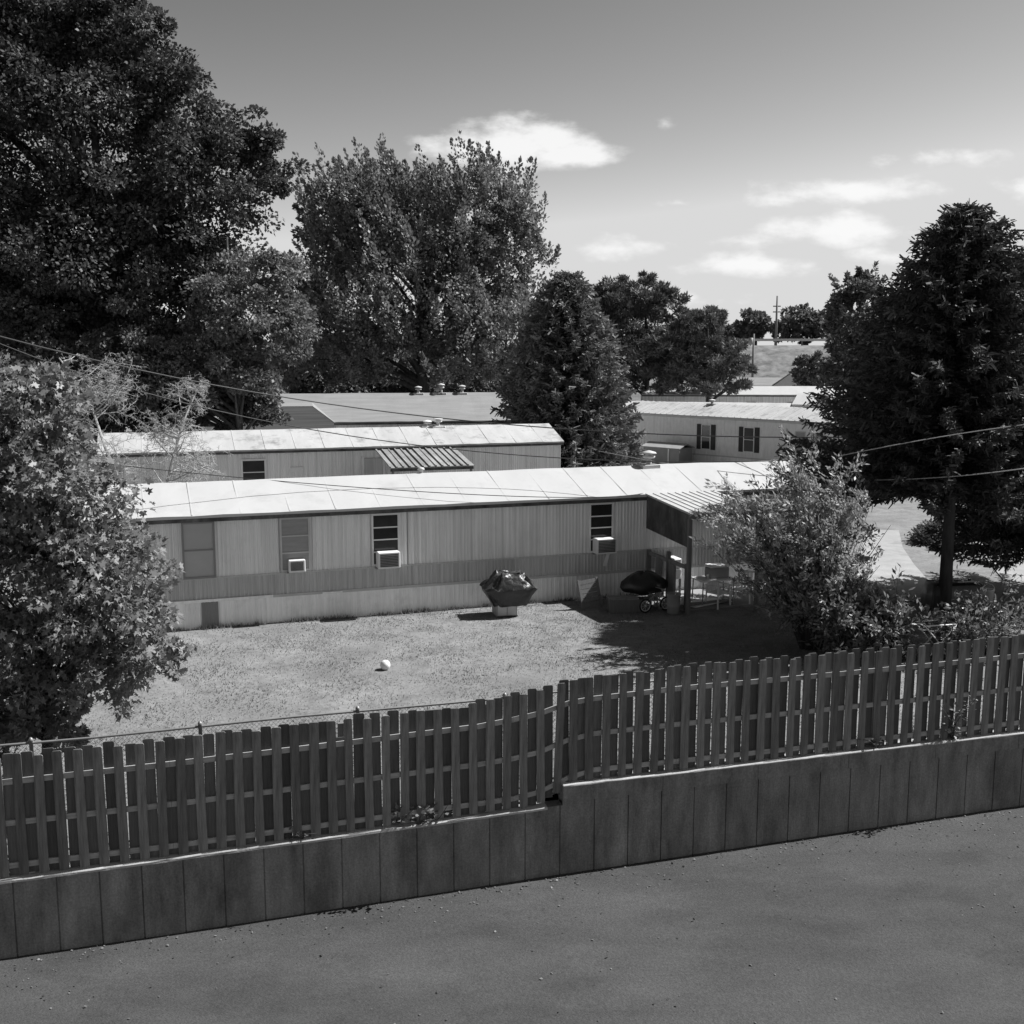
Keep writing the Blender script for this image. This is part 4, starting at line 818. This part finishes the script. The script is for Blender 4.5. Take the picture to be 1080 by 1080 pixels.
# spruces, pines
p = at(597, 470, 58); spruce('spruce_tree', 'dense rounded spruce right of the middle mobile home end', (p[0], p[1], 0), 10.9, 4.1, M['l_spruce'], 3, .2, 54, 24, .3, .3, .22, power=.5, ragged=.22, dens=1.2)
Yp_ = 98; p = at(680, 460, Yp_)
broadleaf('pine_tree', 'taller dark pine behind the spruce and the shuttered home', (p[0], p[1], 0), [ell(668, 316, Yp_, 40, 26), ell(695, 325, Yp_, 30, 24), ell(690, 350, Yp_, 52, 34), ell(672, 385, Yp_, 58, 40), ell(640, 325, Yp_, 26, 28), ell(650, 360, Yp_, 44, 52), ell(710, 395, Yp_, 46, 30)], 12, 330, 170, .38, M['l_pine'], .3, 53, .2, T_LONG, flat=.5, droop=-.5)
Yq = 92; p = at(745, 460, Yq)
broadleaf('pine_tree', 'lower spreading pine at the left end of the embankment view', (p[0], p[1], 0), [ell(735, 347, Yq, 34, 22), ell(745, 375, Yq, 46, 26), ell(740, 402, Yq, 54, 24), ell(712, 380, Yq, 40, 34), ell(765, 385, Yq, 30, 24)], 9, 280, 170, .36, M['l_pine'], .3, 54, .2, T_LONG, flat=.4, droop=-.5)
def fartree(px, Y, ells, label, seed, per=60, n=70, leaf=.75):
    p = at(px, 365, Y); return broadleaf('far_tree', label, (p[0], p[1], 6.9), [ell(a, b_, Y, c_, d_) for a, b_, c_, d_ in ells], ell(px, min(e[1] for e in ells) - 6, Y, 1, 1)[2], n, per, leaf, M['l_far'], .4, seed, .3, group='trees on the embankment', shell=(.3, 1), n_l=12)
fartree(796, 205, [(796, 345, 20, 16), (783, 354, 16, 12)], 'smaller round tree left of the tall utility pole on the embankment', 61)
fartree(850, 200, [(848, 342, 26, 18), (834, 352, 22, 14), (872, 350, 22, 16)], 'wider round tree right of the tall utility pole on the embankment', 62, n=100)
fartree(900, 210, [(900, 348, 30, 16)], 'embankment tree mostly hidden by the right spruce', 63)
fartree(740, 215, [(735, 352, 40, 14)], 'embankment tree mostly hidden by the lower pine', 64)
p = at(853, 392, 108); broadleaf('dark_shrub', 'dark shrub at the foot of the embankment slope', (p[0], p[1], 0), [ell(848, 390, 108, 13, 14), ell(866, 385, 108, 14, 12), ell(880, 395, 108, 16, 16), ell(860, 420, 108, 26, 30)], 6, 60, 70, .4, M['l_right'], .15, 65, .3, shell=(.3, 1), cat='shrub')
Yr = 42; p = at(893, 520, Yr)
broadleaf('deciduous_tree', 'airy leafy tree left of the tall dark spruce at the right', (p[0], p[1], 0), [ell(908, 335, Yr, 36, 42), ell(930, 380, Yr, 52, 50), ell(900, 390, Yr, 34, 36), ell(940, 430, Yr, 48, 45), ell(905, 305, Yr, 14, 20)], 9.3, 330, 110, .15, M['l_right'], .22, 67, .2, shoots=.35, sdir=(0, 0, .8), shell=(.35, 1.0))
p = gnd(1000, 648); spruce('spruce_tree', 'tall dark spruce with long ragged boughs at the right edge', (p[0], p[1] + .3, 0), 10.9, 3.9, M['l_spruce_d'], 8, 3.7, 54, 22, .18, .28, .2, dens=1.7, power=.6, ragged=.45)
p = (14.9, 29.6); spruce('spruce_tree', 'second dark spruce partly outside the right edge', (p[0] + .6, p[1] + 2.5, 0), 10.6, 3.3, M['l_spruce_d'], 9, 1.5, 43, 19, .2, .28, .2, dens=1.4, power=.72, ragged=.38)
p = at(985, 590, 41); broadleaf('dark_shrub', 'shrub added to darken the gap between the two pale concrete strips behind the spruce trunk', (p[0], p[1], 0), [ell(985, 580, 41, 34, 32), ell(1005, 600, 39, 28, 28), ell(965, 588, 42, 20, 24)], 2.0, 100, 130, .12, M['l_right'], .05, 66, .3, shell=(.3, 1), cat='shrub', n_l=14)  # added mass, covers sunlit lawn where the shaded ground should be dark
# windblown bush
def willow(base, H, R, n_stem, label, seed=3, wind=(-.27, 0, .25), m='l_will', leaf=.13, per=46, name='windblown_bush', spread=1.0):
    rs = np.random.default_rng(seed); t = thing(name, label, 'bush', tuple(base)); b = MB(); P = []; Tt = []
    for i in range(n_stem):
        a = rs.random() * 2 * PI; rr = R * rs.random() ** .6 * spread; L = H * rs.uniform(.55, 1.0) * (1 - .4 * (rr / R) ** 2)
        top = np.array([math.cos(a) * rr, math.sin(a) * rr, L]); foot = np.array([math.cos(a), math.sin(a), 0]) * .25 * rs.random(); mid = foot * .5 + top * np.array([.35, .35, .6])
        s = np.linspace(0, 1, 8); cv = np.outer((1 - s) ** 2, foot) + np.outer(2 * s * (1 - s), mid) + np.outer(s * s, top); cv = cv + np.outer(s ** 3, np.array(wind) * .9)
        b.tube([tuple(q) for q in cv], [.022 * (1 - .8 * q) for q in s], 5, False)
        for k in range(7):
            f = rs.uniform(.18, 1); st = np.array([np.interp(f, s, cv[:, c]) for c in range(3)]); dr = unit(np.array([math.cos(a), math.sin(a), 0]) * .3 + rs.normal(size=3) * .8 + np.array([0, 0, .35]) + np.array(wind) * (.5 + 1.2 * f)); Lb = rs.uniform(.35, .95)
            e = st + dr * Lb + np.array(wind) * .25 * f; mm = (st + e) / 2 + np.array([0, 0, .12]); q = np.linspace(0, 1, 5)
            tw = np.outer((1 - q) ** 2, st) + np.outer(2 * q * (1 - q), mm) + np.outer(q * q, e); b.tube([tuple(z_) for z_ in tw], [.007 * (1 - .6 * z_) for z_ in q], 3, False)
            w = rs.random(per); pp = np.stack([np.interp(w, q, tw[:, c]) for c in range(3)], 1) + rs.normal(size=(per, 3)) * .05
            P.append(pp); Tt.append(dr * .7 + np.array(wind) * 1.1 + rs.normal(size=(per, 3)) * .55)
    P = np.concatenate(P); Tt = np.concatenate(Tt); k = P[:, 2] > .02; P, Tt = P[k], Tt[k]
    leaves('foliage', P, rs.normal(size=P.shape) * .6 + np.array([0.25, -.1, .7]), Tt, leaf * rs.uniform(.6, 1.3, len(P)), T_OVAL, M[m], t, .55); b.build('stems', M['bark'], t)
p = gnd(858, 688); willow((p[0], p[1] + .3, lz(p[0], p[1])), 4.9, 2.15, 84, 'windblown silvery bush in front of the porch, leaves streaming to the left')
p = gnd(893, 694); willow((p[0], p[1], lz(p[0], p[1])), 1.9, 1.5, 34, 'low broad-leaved bush right of the windblown bush behind the fence', 5, (-.1, 0, .1), 'l_weed', .17, 16, 'low_bush')
p = gnd(935, 694); willow((p[0], p[1], lz(p[0], p[1])), 1.5, .7, 16, 'small bush between the low broad bush and the folding stand', 6, (-.05, 0, .1), 'l_weed', .15, 14, 'low_bush')
p = gnd(1018, 698); willow((p[0], p[1], lz(p[0], p[1])), 1.25, .6, 12, 'small weedy bush right beside the folding stand', 7, (-.05, 0, .1), 'l_weed', .14, 14, 'low_bush')
p = gnd(1052, 692); willow((p[0], p[1], lz(p[0], p[1])), 1.5, .8, 14, 'weedy bush in the corner at the right frame edge', 8, (-.05, 0, .1), 'l_weed', .13, 14, 'low_bush')
def weed(base, H, label, seed, n=60, leaf=.12, m='l_weed', lean=(0, 0), name='tall_weed', stems=1, rad=.1, group=None):
    rs = np.random.default_rng(seed); t = thing(name, label, 'weed', tuple(base), 0, group); b = MB(); P = []; Tt = []
    for s_ in range(stems):
        e = np.array([lean[0] + rs.normal() * .12 * stems ** .4, lean[1] + rs.normal() * .08, H * rs.uniform(.65, 1)]); s = np.linspace(0, 1, 7); cv = np.outer(s, e) + np.outer(np.sin(s * PI), rs.normal(size=3) * .07)
        b.tube([tuple(q) for q in cv], [.011 * (1 - .6 * q) for q in s], 4, False); k = n // stems; w = rs.random(k) ** .8; pp = np.stack([np.interp(w, s, cv[:, c]) for c in range(3)], 1); off = rs.normal(size=(k, 3)); off[:, 2] *= .4
        P.append(pp + unit(off) * rad * rs.random((k, 1))); Tt.append(off + np.array([0, 0, .15]))
    P = np.concatenate(P); Tt = np.concatenate(Tt); leaves('leaves', P, rs.normal(size=P.shape) * .4 + np.array([0, 0, 1.]), Tt, leaf * rs.uniform(.6, 1.3, len(P)), T_OVAL, M[m], t, 1.1); b.build('stem', M['bark'], t)
for i, (px, py, H, nn, lb) in enumerate([(957, 700, 1.45, 90, 'tall leafy weed left of the folding stand'), (1010, 696, 1.25, 110, 'bushy weed right of the folding stand, bending left'), (1027, 694, 1.6, 60, 'tallest thin weed near the right end of the fence'), (1045, 690, .8, 50, 'short weed in the corner at the right end of the fence')]):
    p = gnd(px, py); weed((p[0], p[1] + .1, lz(p[0], p[1])), H, lb, 70 + i, nn * 2, .17, lean=(-.15, 0), stems=3, rad=.14)
# weeds on the wall and vines on the fence
def onwall(px, py, d=-.01): u, z = onp(px, py, WO, WA, d); return np.array(wpt(u, d, z))
p = onwall(443, 872, .06); weed(p + np.array([0, 0, -.02]), .42, 'pale weed sprouting from the wall top below the fence boards', 81, 60, .11, stems=4, rad=.1, name='wall_weed', lean=(.1, -.08))
p = onwall(420, 868, .06); weed(p, .38, 'small dark-stemmed weed on the wall top left of the pale sprout', 82, 44, .08, stems=3, rad=.1, name='wall_weed')
p = onwall(925, 793, .06); weed(p, .28, 'low weed spilling over the coping of the higher wall', 83, 50, .06, stems=4, rad=.12, name='wall_weed', m='l_right')
p = onwall(1005, 783, .06); weed(p, .9, 'leafy vine climbing the boards near the right end of the fence', 84, 150, .07, stems=6, rad=.18, name='vine', m='l_right', lean=(.2, 0))
p = onwall(320, 884, .06); weed(p, .14, 'tiny weed on the lower coping left of the other weeds', 85, 20, .05, stems=3, rad=.08, name='wall_weed', m='l_right')
# scatter fringe of weeds along the skirting
q0 = NO - NN * .06; q1 = NR - NN * .06; P, tt, sz = fringe(q0, q1, 2600, .15, 3); o = leaves('weed_fringe_grass', P, rng.normal(size=P.shape), tt, sz, T_BL, M['grass'], None, .5); o['kind'] = 'stuff'
a0 = wpt(-2, .36); a1 = wpt(19, .36); P, tt, sz = fringe(a0, a1, 3500, .28, 4); o = leaves('fence_edge_grass', P, rng.normal(size=P.shape), tt, sz, T_BL, M['grass'], None, .4); o['kind'] = 'stuff'
# ------------------------------------------------------------------ sky, sun, camera
SUN = Vector((.634, .199, .747)).normalized()
sun = bpy.data.lights.new('sun', 'SUN'); sun.energy = 4.3; sun.angle = math.radians(.5); sun.color = (1, 1, 1)
so = bpy.data.objects.new('sun', sun); C.objects.link(so); so.rotation_euler = SUN.to_track_quat('Z', 'Y').to_euler(); so.location = (20, 10, 40)
W = bpy.data.worlds.new('World'); bpy.context.scene.world = W; W.use_nodes = True; nt = W.node_tree; N = nt.nodes; L = nt.links
bg = N['Background']; bg.inputs['Strength'].default_value = .15
sk = N.new('ShaderNodeTexSky'); sk.sky_type = 'NISHITA'; sk.sun_disc = False; sk.sun_elevation = math.asin(SUN.z); sk.sun_rotation = math.atan2(SUN.x, SUN.y); sk.air_density = 1.0; sk.dust_density = .5; sk.ozone_density = 1.0
sp = N.new('ShaderNodeSeparateColor'); L.new(sk.outputs[0], sp.inputs[0])
def math_(op, a, b=None, c=None):
    n = N.new('ShaderNodeMath'); n.operation = op
    for i, v in enumerate((a, b, c)):
        if v is None: continue
        if isinstance(v, (int, float)): n.inputs[i].default_value = v
        else: L.new(v, n.inputs[i])
    return n.outputs[0]
grey = math_('ADD', math_('MULTIPLY', sp.outputs[0], .85), math_('MULTIPLY', sp.outputs[1], .15)); grey = math_('MINIMUM', math_('MULTIPLY', math_('POWER', grey, 1.7), .2), 2.5)   # black and white film behind a red filter
tc = N.new('ShaderNodeTexCoord'); sx = N.new('ShaderNodeSeparateXYZ'); L.new(tc.outputs['Generated'], sx.inputs[0])
yy = math_('MAXIMUM', sx.outputs[1], .05); cu = math_('DIVIDE', sx.outputs[0], yy); cv = math_('DIVIDE', sx.outputs[2], yy)
cmb = N.new('ShaderNodeCombineXYZ'); L.new(cu, cmb.inputs[0]); L.new(cv, cmb.inputs[1])
nz = N.new('ShaderNodeTexNoise'); nz.inputs['Scale'].default_value = 16; nz.inputs['Detail'].default_value = 8; nz.inputs['Roughness'].default_value = .58
mp = N.new('ShaderNodeMapping'); mp.inputs['Scale'].default_value = (1, 2.0, 1); L.new(cmb.outputs[0], mp.inputs[0]); L.new(mp.outputs[0], nz.inputs['Vector'])
nf = math_('SUBTRACT', nz.outputs['Fac'], .5)
dens = None
for px, py, rx, ry, st in [(540, 153, 85, 30, 1.35), (600, 164, 66, 17, 1.2), (470, 158, 50, 16, .6), (702, 131, 13, 8, .4), (716, 214, 28, 6, .6), (655, 263, 70, 12, .65), (790, 279, 95, 15, .95), (850, 280, 34, 10, .6), (895, 241, 90, 20, 1.1), (790, 255, 50, 9, .6),
                           (905, 201, 90, 16, 1.0), (830, 211, 40, 8, .5), (930, 173, 16, 8, .5), (1020, 165, 42, 14, .6), (930, 270, 40, 12, .6), (720, 315, 70, 10, .5), (980, 262, 50, 12, .6), (1100, 200, 60, 18, .6), (380, 240, 60, 10, .3)]:
    r = ray(px, py); s0 = FPX * r[1]
    a = math_('MULTIPLY', math_('SUBTRACT', cu, float(r[0] / r[1])), FPX / rx); b_ = math_('MULTIPLY', math_('SUBTRACT', cv, float(r[2] / r[1])), FPX / ry)
    ee = math_('SQRT', math_('ADD', math_('MULTIPLY', a, a), math_('MULTIPLY', b_, b_)))
    f = math_('MULTIPLY', math_('SUBTRACT', 1.15, ee), st); dens = f if dens is None else math_('MAXIMUM', dens, f)
dens = math_('MULTIPLY_ADD', nf, 2.6, dens)
mr = N.new('ShaderNodeMapRange'); mr.interpolation_type = 'SMOOTHSTEP'; mr.inputs['From Min'].default_value = .1; mr.inputs['From Max'].default_value = 1.0; mr.inputs['To Max'].default_value = .9; L.new(dens, mr.inputs['Value'])
mx = N.new('ShaderNodeMix'); mx.data_type = 'FLOAT'; L.new(mr.outputs[0], mx.inputs[0]); L.new(grey, mx.inputs[2]); mx.inputs[3].default_value = 3.5
L.new(mx.outputs[0], bg.inputs['Color'])
cam = bpy.data.cameras.new('camera'); cam.sensor_width = 36; cam.lens = FPX / 1080 * 36; cam.clip_end = 3000; cam.clip_start = .1
co = bpy.data.objects.new('camera', cam); C.objects.link(co); co.location = (0, 0, CZ); co.rotation_euler = (PI / 2 - TH, 0, 0)
S = bpy.context.scene; S.camera = co; S.view_settings.view_transform = 'Standard'; S.view_settings.look = 'None'; S.view_settings.exposure = .9; S.view_settings.gamma = 1
S.cycles.max_bounces = 4; S.cycles.diffuse_bounces = 3; S.cycles.glossy_bounces = 2; S.cycles.transparent_max_bounces = 8; S.cycles.use_denoising = True; S.cycles.denoiser = 'OPENIMAGEDENOISE'; S.cycles.denoising_input_passes = 'RGB_ALBEDO_NORMAL'; S.cycles.denoising_prefilter = 'ACCURATE'
